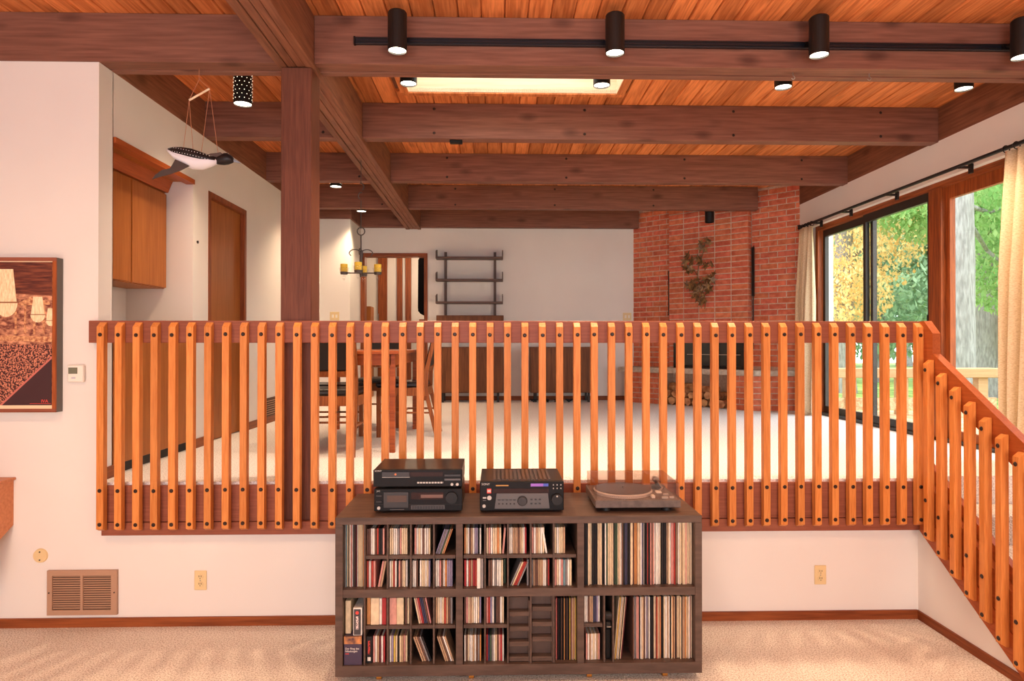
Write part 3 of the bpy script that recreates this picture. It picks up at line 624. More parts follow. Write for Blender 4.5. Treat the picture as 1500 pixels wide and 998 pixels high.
obj('panel', prism(BM(), [(-1.16, 2.15), (-1.155, 2.10), (-1.12, 2.06), (-1.0, 2.0), (-0.9, 2.0), (-0.9, 2.9), (-1.13, 2.9), (-1.155, 2.86)], 1, 9.72, 9.75), mat('dull_black', S(16, 14, 15), 0.9, spec=0.1), t)
t = thing('hall_chest', (-1.0, 9.9, UF), 'low brown chest in the hallway under the dark panel', 'chest'); bx('body', (-1.14, -0.75, 9.70, 10.1, UF, 1.98), M['doorfr'], t, bevel=0.004)
# wall shelf unit
sh = thing('wall_shelf', (-0.37, 9.2, 1.96), 'dark three-tier wall shelf on two uprights beside the doorway', 'shelf')
for X in (-0.708, -0.019): bx('upright', (X - 0.018, X + 0.018, 9.165, 9.199, 2.00, 2.90), M['shelfwood'], sh)
for z in (2.80, 2.495, 2.185):
    s = bx('shelf_board', (-0.832, 0.092, 8.98, 9.165, z - 0.014, z + 0.014), M['shelfwood'], sh, bevel=0.002)
    for X in (-0.832, 0.08): obj('bookend', prism(BM(), [(8.985, z + 0.014), (9.16, z + 0.014), (9.16, z + 0.13), (9.06, z + 0.11), (8.985, z + 0.09)], 0, X, X + 0.012), M['shelfwood'], s)
t = thing('wall_desk', (-0.36, 9.1, 1.80), 'shallow brown wall-hung desk below the three-tier shelf', 'desk')
bx('body', (-0.815, 0.10, 8.92, 9.199, 1.84, 2.005), M['walnut'], t, bevel=0.004); bx('drop_front', (-0.80, 0.085, 8.905, 8.922, 1.85, 1.99), M['walnut'], t)
for i, (a, b, lab) in enumerate(((-0.80, 0.10, 'low dark wood cabinet under the wall shelf, behind the railing'), (0.46, 1.33, 'low brown wood cabinet with cables, nearest the brick fireplace'))):
    t = thing('low_cabinet', ((a + b) / 2, 9.0, UF), lab, 'cabinet', 'low wooden cabinets along the far wall')
    bx('body', (a, b, 8.83, 9.19, 0.955, 1.575), M['walnut'], t, bevel=0.003)
    mid = (a + b) / 2
    for (p0, p1) in ((a + 0.012, mid - 0.003), (mid + 0.003, b - 0.012)): bx('cabinet_door', (p0, p1, 8.815, 8.831, 0.97, 1.56), M['walnut'], t)
    for X in (a + 0.06, b - 0.09):
        for y in (8.87, 9.14): bx('leg', (X, X + 0.03, y, y + 0.03, UF, 0.956), M['slot'], t)
bm = BM()
for k in range(4):
    pts = [(0.5 + 0.16 * k + 0.05 * math.sin(j * 1.9 + k), 8.80 + 0.02 * math.sin(j * 2.3 + k), UF + 0.008 + 0.04 * abs(math.sin(j * 1.3 + k))) for j in range(8)]; tube(bm, pts, 0.007, 6)
tag(obj('cable_tangle', bm, M['blackplastic']), 'black cables on the carpet under the brown cabinet', 'cable')
def plate(cx, cz, y, label, cat='switch'):
    t = thing('switch_plate', (cx, y, cz - 0.06), label, cat); bx('plate', (cx - 0.06, cx + 0.06, y - 0.006, y, cz - 0.055, cz + 0.055), M['ivory'], t, bevel=0.002)
    for dx in (-0.024, 0.024): bx('toggle', (cx + dx - 0.012, cx + dx + 0.012, y - 0.012, y - 0.005, cz - 0.02, cz + 0.02), M['white'], t)
plate(-2.09, 1.975, 8.53, 'ivory double switch plate on the white wall right of the post')
plate(1.845, 2.0, 9.2, 'ivory switch plate at the right end of the far wall beside the bricks')

# ================================================================ WINDOW WALL
HZ = 2.935; SZ = UF
wn = thing('window_2', (XR, 6.3, SZ), kind='structure')      # sliding unit
bx('window_frame', (3.60, 3.72, 5.22, 5.37, SZ, HZ - 0.05), M['winwood'], wn)      # wood mullion
bx('window_frame', (3.60, 3.72, 7.25, 7.31, SZ, HZ - 0.05), M['winwood'], wn); bx('window_frame', (3.60, 3.72, 3.9, 7.31, HZ - 0.05, HZ), M['winwoodY'], wn)
al = M['brickdark']
def sash(y0, y1, x, parent, zt=HZ - 0.05, zb_=SZ + 0.03, w=0.045, hw=0.075, m=al):
    bx('sash_stile', (x - 0.02, x + 0.02, y0, y0 + w, zb_, zt), m, parent); bx('sash_stile', (x - 0.02, x + 0.02, y1 - w, y1, zb_, zt), m, parent)
    bx('sash_rail', (x - 0.02, x + 0.02, y0 + w, y1 - w, zt - hw, zt), m, parent); bx('sash_rail', (x - 0.02, x + 0.02, y0 + w, y1 - w, zb_, zb_ + 0.07), m, parent)
    bx('pane', (x - 0.003, x + 0.003, y0 + w, y1 - w, zb_ + 0.07, zt - hw), M['pane'], parent)
sash(6.28, 7.25, 3.68, wn); sash(5.37, 6.38, 3.64, wn)
bx('floor_track', (3.60, 3.72, 3.9, 7.31, SZ - 0.002, SZ + 0.03), al, wn)
bx('sash_handle', (3.60, 3.622, 5.385, 5.40, 1.72, 1.86), M['blackmetal'], wn, bevel=0.003)
wf = thing('window_3', (XR, 4.6, SZ), kind='structure')      # fixed unit
sash(3.95, 5.22, 3.66, wf, m=M['winwood'], w=0.05, hw=0.10)
bx('window_frame', (3.60, 3.72, 3.85, 3.95, SZ, HZ - 0.05), M['winwood'], wf)
bx('sill_board', (3.60, 3.74, 3.2, 4.0, SZ, SZ + 0.04), M['winwoodY'], wf)
wg = thing('window_4', (XR, 3.5, SZ), kind='structure')
sash(3.2, 3.9, 3.66, wg, m=M['winwood'], w=0.05, hw=0.10, zb_=SZ + 0.04)
# curtain rod
rd = thing('curtain_rod', (3.47, 5.6, 2.95), 'long black curtain rod above the windows', 'curtain rod')
obj('rod', cyl(BM(), (3.46, 3.2, 2.945), (3.46, 7.40, 2.945), 0.014, seg=12), M['blackmetal'], rd)
obj('finial', lathe(BM(), [(0, 0), (0.02, 0.01), (0.012, 0.03), (0.022, 0.05), (0, 0.06)], (3.46, 7.40, 2.92), 12), M['blackmetal'], rd)
for y in (7.05, 6.45, 5.70, 4.80, 3.9):
    bm = box(BM(), 3.45, 3.549, y - 0.012, y + 0.012, 2.925, 2.94); box(bm, 3.53, 3.549, y - 0.016, y + 0.016, 2.89, 2.96); obj('bracket', bm, M['blackmetal'], rd)
def curtain(y0, y1, folds, label, zb_, yb0=None, yb1=None):
    t = thing('curtain', (3.46, (y0 + y1) / 2, zb_), label, 'curtain', 'woven beige curtains')
    bm = BM(); nu, nv = folds * 12, 20; rows = []; yb0 = y0 if yb0 is None else yb0; yb1 = y1 if yb1 is None else yb1
    for j in range(nv + 1):
        v = j / nv; r = []
        amp = 0.016 + 0.034 * min(1, v * 2.5)
        for i in range(nu + 1):
            u = i / nu; a = y0 + (yb0 - y0) * v; b = y1 + (yb1 - y1) * v
            r.append(bm.verts.new((3.455 + amp * math.sin(u * folds * 2 * PI) + 0.008 * math.sin(u * 9 + v * 4), a + (b - a) * u + 0.006 * math.sin(v * 5 + u * 20), 2.918 - (2.918 - zb_) * v)))
        rows.append(r)
    for a, b in zip(rows[:-1], rows[1:]):
        for i in range(nu): bm.faces.new((a[i], a[i + 1], b[i + 1], b[i]))
    o = obj('cloth', bm, M['curtain'], t, smooth=True); md = o.modifiers.new('t', 'SOLIDIFY'); md.thickness = 0.004
    for k in range(folds + 1):
        y = y0 + (y1 - y0) * k / folds
        bmr = BM(); 
        for q in range(12):
            a0 = 2 * PI * q / 12; a1 = 2 * PI * (q + 1) / 12
            cyl(bmr, (3.46 + 0.024 * math.cos(a0), y, 2.938 + 0.024 * math.sin(a0)), (3.46 + 0.024 * math.cos(a1), y, 2.938 + 0.024 * math.sin(a1)), 0.004, seg=6)
        obj('ring', bmr, M['blackmetal'], t)
curtain(7.10, 7.38, 4, 'narrow beige curtain gathered beside the brick chimney', UF + 0.005, 7.12, 7.40)
curtain(3.55, 4.36, 9, 'wide beige woven curtain at the right edge of the picture', UF + 0.045, 3.6, 4.40)

# ================================================================ OUTSIDE
gr = noisy('lawn', S(96, 128, 60), S(170, 180, 96), 3, rough=0.95)
tag(obj('ground', box(BM(), 3.9, 45, -8, 45, -0.5, 0.30), gr), kind='structure')
dkm = wood('deck_wood', S(168, 128, 92), S(216, 180, 140), 1, freq=10, rough=0.8, var=0.12)
dk_ = thing('deck', (5.8, 7, 0.72), kind='structure')
for k in range(16): bx('deck_board', (3.84 + k * 0.145, 3.84 + k * 0.145 + 0.138, 1.5, 8.5, 0.70, 0.74), dkm, dk_)
dkr = wood('deck_rail_wood', S(166, 128, 88), S(190, 152, 112), 0, freq=8, rough=0.7, var=0.04, streak=0.15)
dr = thing('deck_rail', (5.2, 8.0, 0.74), 'pale wooden deck rail with a thick cap outside the windows', 'railing')
bx('cap', (4.1, 6.2, 7.9, 8.1, 1.20, 1.318), dkr, dr, bevel=0.01)
for X in (4.3, 4.95, 5.45, 5.95): bx('post', (X, X + 0.12, 7.95, 8.05, 0.74, 1.20), dkr, dr)
bx('lower_board', (4.1, 6.2, 7.98, 8.02, 0.80, 0.95), dkm, dr)
bark = noisy('grey_bark', S(120, 114, 110), S(154, 148, 144), 9, rough=0.95, stretch=(3, 3, 0.6), bump=0.5, dist=0.02, detail=5)
def foliage_mat(name, c):
    m = bpy.data.materials.new(name); m.use_nodes = True; nt = m.node_tree; nt.nodes.clear()
    o = nt.nodes.new('ShaderNodeOutputMaterial'); mx = nt.nodes.new('ShaderNodeMixShader'); a = nt.nodes.new('ShaderNodeBsdfDiffuse'); b = nt.nodes.new('ShaderNodeBsdfTranslucent')
    tc = nt.nodes.new('ShaderNodeTexCoord'); n = nt.nodes.new('ShaderNodeTexNoise'); n.inputs['Scale'].default_value = 1.2; rp = nt.nodes.new('ShaderNodeValToRGB')
    rp.color_ramp.elements[0].position = 0.35; rp.color_ramp.elements[1].position = 0.65; rp.color_ramp.elements[0].color = c[0]; rp.color_ramp.elements[1].color = c[1]
    nt.links.new(tc.outputs['Object'], n.inputs['Vector']); nt.links.new(n.outputs['Fac'], rp.inputs[0]); nt.links.new(rp.outputs[0], a.inputs[0]); nt.links.new(rp.outputs[0], b.inputs[0])
    mx.inputs[0].default_value = 0.5; nt.links.new(a.outputs[0], mx.inputs[1]); nt.links.new(b.outputs[0], mx.inputs[2]); nt.links.new(mx.outputs[0], o.inputs[0]); return m
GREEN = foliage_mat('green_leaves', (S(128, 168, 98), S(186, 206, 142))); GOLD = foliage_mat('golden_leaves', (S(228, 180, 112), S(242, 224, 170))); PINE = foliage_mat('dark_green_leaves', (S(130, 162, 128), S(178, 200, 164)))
rg = random.Random(11)
def tree(x, y, r, h, crowns, m, label, n=5200, ls=0.07, lean=0.0):
    t = thing('tree', (x, y, 0.3), label, 'tree', 'trees outside the windows')
    bm = BM(); rings = []
    for j in range(9):
        v = j / 8; rr = r * (1.25 - 0.45 * v) + (0.25 * r if j == 0 else 0)
        rings.append([bm.verts.new((x + lean * v + rr * (1 + 0.07 * math.sin(5 * a + j)) * math.cos(a), y + rr * (1 + 0.07 * math.sin(4 * a + j)) * math.sin(a), 0.28 + h * v)) for a in [2 * PI * i / 16 for i in range(16)]])
    for a, b in zip(rings[:-1], rings[1:]):
        for i in range(16): bm.faces.new((a[i], a[(i + 1) % 16], b[(i + 1) % 16], b[i]))
    bm.faces.new(rings[-1])
    tops = Vector((x + lean * 0.6, y, 0.3 + h * 0.5))
    for c in crowns:
        e = Vector((x + c[0], y + c[1], c[2])); mid = (tops + e) / 2 + Vector((0, 0, -0.2)); cyl(bm, tops, mid, r * 0.22, r * 0.14, 8); cyl(bm, mid, e, r * 0.14, r * 0.05, 8)
    obj('trunk', bm, bark, t, smooth=True)
    vs, fs = [], []
    for k in range(n):
        c = rg.choice(crowns)
        while True:
            q = Vector((rg.uniform(-1, 1), rg.uniform(-1, 1), rg.uniform(-1, 1)))
            if q.length <= 1: break
        ctr = Vector((c[0] + q.x * c[3], c[1] + q.y * c[3], c[2] - 0.3 + q.z * c[3] * 0.75))
        R = Matrix.Rotation(rg.uniform(0, 6.3), 3, 'Z') @ Matrix.Rotation(rg.uniform(0, 3.1), 3, 'X'); s = ls * rg.uniform(0.6, 1.3)
        b = len(vs)
        for px, py in ((0, -1), (0.55, -0.1), (0, 1), (-0.55, -0.1)): vs.append(ctr + R @ Vector((px * s, py * s, 0)))
        fs.append((b, b + 1, b + 2, b + 3))
    me = bpy.data.meshes.new('foliage'); me.from_pydata([tuple(v) for v in vs], [], fs); me.materials.append(m)
    o = bpy.data.objects.new('foliage', me); COL.objects.link(o); o.parent = t; tag(o, kind='stuff')
tree(7.86, 11.0, 0.235, 7.5, [(1.6, 0.6, 4.2, 1.2), (2.2, 1.5, 3.0, 1.1), (0.8, 2.2, 5.2, 1.3)], GREEN, 'thick pale grey tree trunk close outside the right window', n=9000, ls=0.065)
tree(12.2, 16.0, 0.30, 9, [(0.6, -0.5, 5.0, 1.9), (-1.6, -0.5, 5.4, 1.8), (1.6, -1.2, 3.6, 1.6)], GREEN, 'grey tree trunk farther out, just left of the wide curtain', n=20000, ls=0.08)
tree(9.4, 17.5, 0.22, 7, [(0, 0, 4.0, 1.8), (-1.0, 0.5, 5.6, 1.8), (1.6, 0.4, 5.2, 1.7), (-0.6, -0.8, 2.9, 1.3)], GOLD, 'golden autumn tree seen through the sliding window', n=13000, ls=0.06)
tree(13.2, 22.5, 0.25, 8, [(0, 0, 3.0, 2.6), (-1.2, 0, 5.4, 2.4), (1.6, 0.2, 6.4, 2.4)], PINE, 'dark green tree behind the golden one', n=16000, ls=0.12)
tree(17.5, 23.5, 0.3, 9, [(0, 0, 3.6, 2.6), (-1.6, 0, 5.6, 2.4), (1.6, 0.2, 7.0, 2.4)], GREEN, 'light green tree at the back of the garden', n=16000, ls=0.12)
tree(13.0, 14.5, 0.2, 6, [(0, 0, 2.2, 1.2), (0.2, 0.8, 3.6, 1.4)], GOLD, 'small golden tree low between the two grey trunks', n=9000, ls=0.065)
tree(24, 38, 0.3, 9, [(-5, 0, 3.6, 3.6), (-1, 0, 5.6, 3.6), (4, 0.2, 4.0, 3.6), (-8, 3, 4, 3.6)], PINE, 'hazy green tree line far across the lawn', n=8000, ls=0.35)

# ================================================================ FIREPLACE (45 degree corner)
A0 = Vector((1.93, 9.2, 0)); DU = Vector((math.sqrt(.5), -math.sqrt(.5), 0)); DN = Vector((-math.sqrt(.5), -math.sqrt(.5), 0))
def FP(u, n, z): v = A0 + DU * u + DN * n; return (v.x, v.y, z)
fp = thing('fireplace', FP(1.2, 0.2, UF), 'red brick corner fireplace with a stepped-out middle panel and raised hearth', 'fireplace')
def fbox(bm, u0, u1, n0, n1, z0, z1):
    vs = [bm.verts.new(FP(u, n, z)) for z in (z0, z1) for (u, n) in ((u0, n0), (u1, n0), (u1, n1), (u0, n1))]
    for f in ((0, 1, 2, 3), (4, 5, 6, 7), (0, 1, 5, 4), (1, 2, 6, 5), (2, 3, 7, 6), (3, 0, 4, 7)): bm.faces.new([vs[i] for i in f])
    bmesh.ops.recalc_face_normals(bm, faces=bm.faces); return bm
U1, U2, U3 = 0.622, 1.711, 2.36; PO = 0.10; HZ0, HZ1 = 1.24, 1.303; BO = 0.33
OU0, OU1, OZ = 0.70, 1.66, 1.86      # firebox opening
bm = BM()
fbox(bm, -0.02, U1, -0.3, -0.006, HZ1, CEIL); fbox(bm, U2, U3, -0.3, -0.006, HZ1, CEIL)
fbox(bm, U1 + 0.006, OU0, -0.3, PO - 0.006, HZ1, CEIL); fbox(bm, OU1, U2 - 0.006, -0.3, PO - 0.006, HZ1, CEIL); fbox(bm, OU0, OU1, -0.3, PO - 0.006, OZ, CEIL)
obj('mortar_core', bm, M['mortar'], fp)
def brick_mesh(L, H=0.0565, D=0.05, tri=0.003):
    b = BM(); box(b, -L / 2, L / 2, -D, 0.0, -H / 2, H / 2, bevel=tri)
    for v in b.verts: v.co.y = -v.co.y * 1.0
    bmesh.ops.recalc_face_normals(b, faces=b.faces)
    return mesh_of('brick', b, M['brick'])
BMc = {}
CH = 0.0695
ANG = math.atan2(DU.y, DU.x)
cnt = [0]; extra = BM()
rb = random.Random(5)
def put_brick(u0, u1, n, z, side=False):
    L = round(u1 - u0, 3)
    jit = rb.uniform(-0.0025, 0.003)
    c = FP((u0 + u1) / 2, n - 0.05 + jit, z)
    if cnt[0] < 299 and z > 1.72:
        if L not in BMc: BMc[L] = brick_mesh(L)
        # local +y of the mesh points into the wall normal after a half turn
        o = inst('brick', BMc[L], FP((u0 + u1) / 2, n - 0.05 + jit, z), fp, (0, 0, ANG + PI)); cnt[0] += 1
    else:
        fbox(extra, u0, u1, n - 0.05, n + jit, z - 0.0282, z + 0.0282)
def panel(ua, ub, n, z0, z1, Lb, stack, hole=None, odd=0):
    k = 0; z = z1 - CH / 2
    while z > z0 + 0.02:
        off = 0 if stack else (0 if (k + odd) % 2 == 0 else Lb / 2)
        u = ua - off
        while u < ub - 0.01:
            a, b = max(u, ua), min(u + Lb, ub)
            if b - a > 0.03:
                if hole and a < hole[1] - 0.005 and b > hole[0] + 0.005 and z < hole[2]:
                    if a < hole[0] - 0.03: put_brick(a + 0.005, hole[0], n, z)
                    elif b > hole[1] + 0.03: put_brick(hole[1], b - 0.005, n, z)
                else: put_brick(a + 0.0062, b - 0.0062, n, z)
            u += Lb
        k += 1; z -= CH
ZT = 3.47
panel(U1, U2, PO, HZ1, ZT, (U2 - U1) / 5, True, (OU0, OU1, OZ))
panel(U2, U3, 0.0, HZ1, ZT + 0.02, 0.212, False)
panel(0.0, U1, 0.0, HZ1, ZT - 0.02, 0.212, False, odd=1)
zq = ZT - CH / 2
while zq > HZ1 + 0.02:      # brick ends on the right return of the middle panel
    fbox(extra, U2 - 0.06, U2 + rb.uniform(-0.001, 0.002), 0.002, PO - 0.008, zq - 0.0282, zq + 0.0282); zq -= CH
# hearth base: brick courses around a log niche
core = BM(); nu0, nu1 = 0.60, 1.60
UE = ((3.02 - 1.93) - (7.64 - 9.2)) / math.sqrt(2)     # corner where the base turns frontal
fbox(core, 0.10, nu0 - 0.005, -0.2, BO - 0.006, UF, HZ0); fbox(core, nu1 + 0.005, UE - 0.01, -0.2, BO - 0.006, UF, HZ0); fbox(core, nu0, nu1, -0.2, -0.05, UF, HZ0)
box(core, 2.95, 3.62, 7.64 + 0.006, 8.2, UF, HZ0)
obj('base_core', core, M['mortar'], fp)
for k in range(6):
    z = UF + CH * 0.5 + k * CH - 0.003
    for (a, b) in ((0.10, nu0), (nu1, UE)):
        u = a - (0.106 if k % 2 else 0)
        while u < b - 0.01:
            x0, x1 = max(u, a), min(u + 0.212, b)
            if x1 - x0 > 0.03: fbox(extra, x0 + 0.005, x1 - 0.005, BO - 0.05, BO + rb.uniform(-0.002, 0.003), z - 0.0282, z + 0.0282)
            u += 0.212
    u = 3.02 - (0.106 if k % 2 else 0)
    while u < 3.6:
        x0, x1 = max(u, 3.02), min(u + 0.212, 3.6)
        if x1 - x0 > 0.03: box(extra, x0 + 0.005, x1 - 0.005, 7.64 - rb.uniform(-0.002, 0.003), 7.69, z - 0.0282, z + 0.0282)
        u += 0.212
tag(obj('brick_courses', extra, M['brick'], fp), kind='stuff')
hb = BM(); pl = [FP(0.0, 0, 0), FP(0.0, BO + 0.04, 0), (3.035, 7.61, 0), (3.54, 7.61, 0), (3.54, 7.75, 0)]
prism(hb, [(p[0], p[1]) for p in pl], 2, HZ0, HZ1); obj('hearth_slab', hb, M['hearth'], fp)
fi = obj('firebox', fbox(fbox(fbox(fbox(fbox(BM(), OU0, OU1, -0.3, -0.25, HZ1, OZ), OU0, OU0 + 0.03, -0.3, PO + 0.012, HZ1, OZ), OU1 - 0.03, OU1, -0.3, PO + 0.012, HZ1, OZ), OU0, OU1, -0.3, PO + 0.012, OZ - 0.05, OZ), OU0, OU1, -0.3, PO + 0.012, HZ1, HZ1 + 0.03), M['firebox'], fp)
for k in range(3):
    w = (OU1 - OU0 - 0.06) / 3; obj('fire_door', fbox(BM(), OU0 + 0.035 + k * w, OU0 + 0.025 + (k + 1) * w, 0.06, 0.07, HZ1 + 0.035, OZ - 0.06), mat('fire_glass', S(52, 54, 52), 0.12), fi)
obj('fire_bar', fbox(BM(), OU0 + 0.2, OU1 - 0.04, PO + 0.0, PO + 0.02, 1.475, 1.485), M['steel'], fi)
# firewood in the niche: split logs, ends toward the room
lr = random.Random(3)
def log(u, z, r, label, n0=0.02, n1=0.30, wedge=False, along=False):
    bm = BM(); sides = 3 + lr.randint(2, 4) if not wedge else 4; prof = []
    a0 = lr.uniform(0, 6.3)
    for i in range(sides):
        a = a0 + 2 * PI * i / sides; q = r * lr.uniform(0.82, 1.08); prof.append((q * math.cos(a), q * math.sin(a)))
    zm = min(p[1] for p in prof)
    f = (lambda p, t: FP(u + p[0], t, z + p[1] - zm)) if not along else (lambda p, t: FP(u + t, 0.19 + p[0], z + p[1] - zm))
    A, B = [bm.verts.new(f(p, n0)) for p in prof], [bm.verts.new(f((p[0] * 0.95, p[1]), n1)) for p in prof]
    bm.faces.new(A); bm.faces.new(B[::-1])
    for i in range(sides): bm.faces.new((A[i], B[i], B[(i + 1) % sides], A[(i + 1) % sides]))
    bmesh.ops.recalc_face_normals(bm, faces=bm.faces)
    tag(obj('firewood_log', bm, M['log']), label, 'log', 'firewood under the hearth')
ord_ = ['first', 'second', 'third', 'fourth', 'fifth', 'sixth', 'seventh', 'eighth', 'ninth', 'tenth']
for k in range(8): log(0.665 + k * 0.113, UF + 0.002, 0.055, f'split firewood log, {ord_[k]} from left in the bottom layer')
for k in range(7): log(0.71 + k * 0.113, UF + 0.098, 0.05, f'split firewood log, {ord_[k]} from left in the middle layer')
log(0.70, UF + 0.185, 0.06, 'long firewood log lying lengthwise at the top left of the pile', 0.0, 0.36, along=True)
log(1.08, UF + 0.18, 0.05, 'shorter firewood log lying lengthwise at the top right of the pile', 0.0, 0.30, along=True)
# fire tools
def poker(u, n, z0, z1, label, w):
    t = thing('fireplace_tool', FP(u, n, z0), label, 'fire tool', 'fire tools hung on the bricks')
    bm = BM(); cyl(bm, FP(u, n, z0), FP(u, n, z1 - 0.12), 0.008, seg=8); obj('shaft', bm, M['blackmetal'], t)
    obj('handle', fbox(BM(), u - w, u + w, n - 0.015, n + 0.015, z1 - 0.62, z1 - 0.02), M['blackmetal'], t); obj('hook', cyl(BM(), FP(u, n, z1 - 0.03), FP(u, n - 0.025, z1), 0.006, seg=8), M['blackmetal'], t)
poker(U2 + 0.035, 0.03, 1.55, 2.82, 'black fire tool hanging right of the middle brick panel', 0.012)
poker(U1 - 0.03, 0.03, 1.75, 2.62, 'black fire tool hanging left of the middle brick panel', 0.010)
# metal leaf sculpture
sc = thing('wall_sculpture', FP(1.0, PO, 2.15), 'aged brass branch of leaves hung on the brick chimney', 'sculpture')
def leaf_mesh():
    b = BM(); pts = []
    for i in range(10):
        a = 2 * PI * i / 10; r = 0.062 if i % 2 == 0 else 0.026; pts.append((r * math.cos(a), r * math.sin(a)))
    prism(b, pts, 1, -0.002, 0.002)
    for v in b.verts: v.co.y += 0.25 * (v.co.x ** 2 + v.co.z ** 2) ** 0.5
    return mesh_of('leaf', b, M['leafmetal'])
LM = leaf_mesh()
SU, SZc = 1.09, 2.30
stem = [(SU + 0.06, 2.06), (SU + 0.075, 2.15), (SU + 0.05, 2.24), (SU + 0.0, 2.36), (SU - 0.04, 2.50), (SU - 0.02, 2.62), (SU + 0.04, 2.78), (SU + 0.07, 2.92)]
bm = BM(); tube(bm, [FP(u, PO + 0.02, z) for u, z in stem], 0.007, 6)
for (u, z, u2, z2) in ((SU, 2.36, SU - 0.14, 2.42), (SU, 2.36, SU + 0.16, 2.46), (SU - 0.04, 2.5, SU - 0.15, 2.66), (SU - 0.02, 2.62, SU + 0.14, 2.64), (SU + 0.05, 2.24, SU - 0.08, 2.27)): cyl(bm, FP(u, PO + 0.02, z), FP(u2, PO + 0.03, z2), 0.005, seg=6)
obj('branch', bm, M['leafmetal'], sc)
ls_ = random.Random(9)
for (cu, cz, n) in ((SU - 0.15, 2.60, 7), (SU - 0.14, 2.74, 5), (SU + 0.02, 2.68, 4), (SU + 0.14, 2.65, 4), (SU - 0.12, 2.38, 8), (SU + 0.03, 2.38, 8), (SU + 0.17, 2.44, 6), (SU + 0.10, 2.30, 6), (SU - 0.02, 2.27, 7), (SU + 0.06, 2.82, 3), (SU + 0.08, 2.92, 3), (SU + 0.03, 2.19, 4)):
    for k in range(n):
        u = cu + ls_.uniform(-0.055, 0.055); z = cz + ls_.uniform(-0.06, 0.06)
        inst('leaf', LM, FP(u, PO + 0.03 + ls_.uniform(0, 0.05), z), sc, (ls_.uniform(-0.7, 0.7), ls_.uniform(0, 6), ANG + PI + ls_.uniform(-0.7, 0.7)), [ls_.uniform(0.75, 1.2)] * 3)

# ================================================================ CHANDELIER
CX, CY = -1.182, 5.75
ch = thing('candle_chandelier', (CX, CY, 2.2), 'grey iron candle chandelier with yellow candles hanging from the long beam', 'chandelier')
bm = BM(); cyl(bm, (CX, CY, 3.225), (CX, CY, 3.02), 0.003, seg=6); cyl(bm, (CX, CY, 2.87), (CX, CY, 2.62), 0.004, seg=6); obj('chain', bm, M['iron'], ch)
bm = BM()
for s, z0 in ((1, 2.99), (-1, 2.91)):
    pts = [(CX + s * 0.024 * math.sin(a), CY, z0 + 0.03 * math.cos(a)) for a in [i * PI / 8 for i in range(-1, 8)]]; tube(bm, pts, 0.005, 6)
obj('hook', bm, M['iron'], ch)
bm = BM(); tube(bm, [(CX + 0.033 * math.cos(2 * PI * i / 18), CY, 2.60 + 0.033 * math.sin(2 * PI * i / 18)) for i in range(19)], 0.005, 6); obj('ring', bm, M['iron'], ch)
bm = BM(); cyl(bm, (CX, CY, 2.57), (CX, CY, 2.41), 0.006, seg=8); cyl(bm, (CX, CY, 2.41), (CX, CY, 2.26), 0.013, seg=10); cyl(bm, (CX, CY, 2.26), (CX, CY, 2.20), 0.018, 0.008, 10); obj('stem', bm, M['iron'], ch)
for k in range(4):
    a = PI / 2 * k + 0.05; dx, dy = math.cos(a), math.sin(a); bm = BM()
    tube(bm, [(CX + dx * r, CY + dy * r, 2.405 + 0.036 * math.sin(q)) for r, q in [(0.052 - 0.05 * math.cos(i * PI / 9), i * PI / 9) for i in range(10)]] + [(CX + dx * 0.085, CY + dy * 0.085, 2.385)], 0.0045, 6); obj('scroll', bm, M['iron'], ch)
    ex, ey = CX + dx * 0.145, CY + dy * 0.145
    bm = BM(); cyl(bm, (CX, CY, 2.235), (ex, ey, 2.235), 0.0055, seg=8); cyl(bm, (ex, ey, 2.222), (ex, ey, 2.243), 0.03, 0.034, 14); ar = obj('arm', bm, M['iron'], ch)
    obj('candle', cyl(BM(), (ex, ey, 2.246), (ex, ey, 2.312), 0.031, seg=18), M['yellow'], ar)
    obj('glass_cup', lathe(BM(), [(0.036, 0.0), (0.040, 0.02), (0.046, 0.038), (0.048, 0.038), (0.0425, 0.02), (0.038, -0.002)], (ex, ey, 2.244), 18), M['cup'], ar, smooth=True)
    obj('glass_drop', ball(BM(), (ex, ey, 2.195), 0.017, 10, (1, 1, 1.5)), M['cup'], ar, smooth=True)

# ================================================================ DINING SET
tb = thing('dining_table', (-1.11, 5.45, UF), 'orange-brown wooden dining table behind the railing, under the chandelier', 'table')
TX0, TX1, TY0, TY1 = -1.49, -0.735, 4.77, 6.13
bx('tabletop', (TX0 - 0.03, TX1 + 0.03, TY0 - 0.03, TY1 + 0.03, UF + 0.715, UF + 0.74), M['tablewood'], tb, bevel=0.004)
for b in ((TX0 + 0.03, TX1 - 0.03, TY0, TY0 + 0.02), (TX0 + 0.03, TX1 - 0.03, TY1 - 0.02, TY1), (TX0, TX0 + 0.02, TY0 + 0.03, TY1 - 0.03), (TX1 - 0.02, TX1, TY0 + 0.03, TY1 - 0.03)): bx('apron', (b[0], b[1], b[2], b[3], UF + 0.635, UF + 0.715), M['tablewood'], tb)
for X in (TX0, TX1 - 0.04):
    for y in (TY0, TY1 - 0.04): bx('leg', (X, X + 0.04, y, y + 0.04, UF, UF + 0.715), M['tablewood'], tb, bevel=0.003)
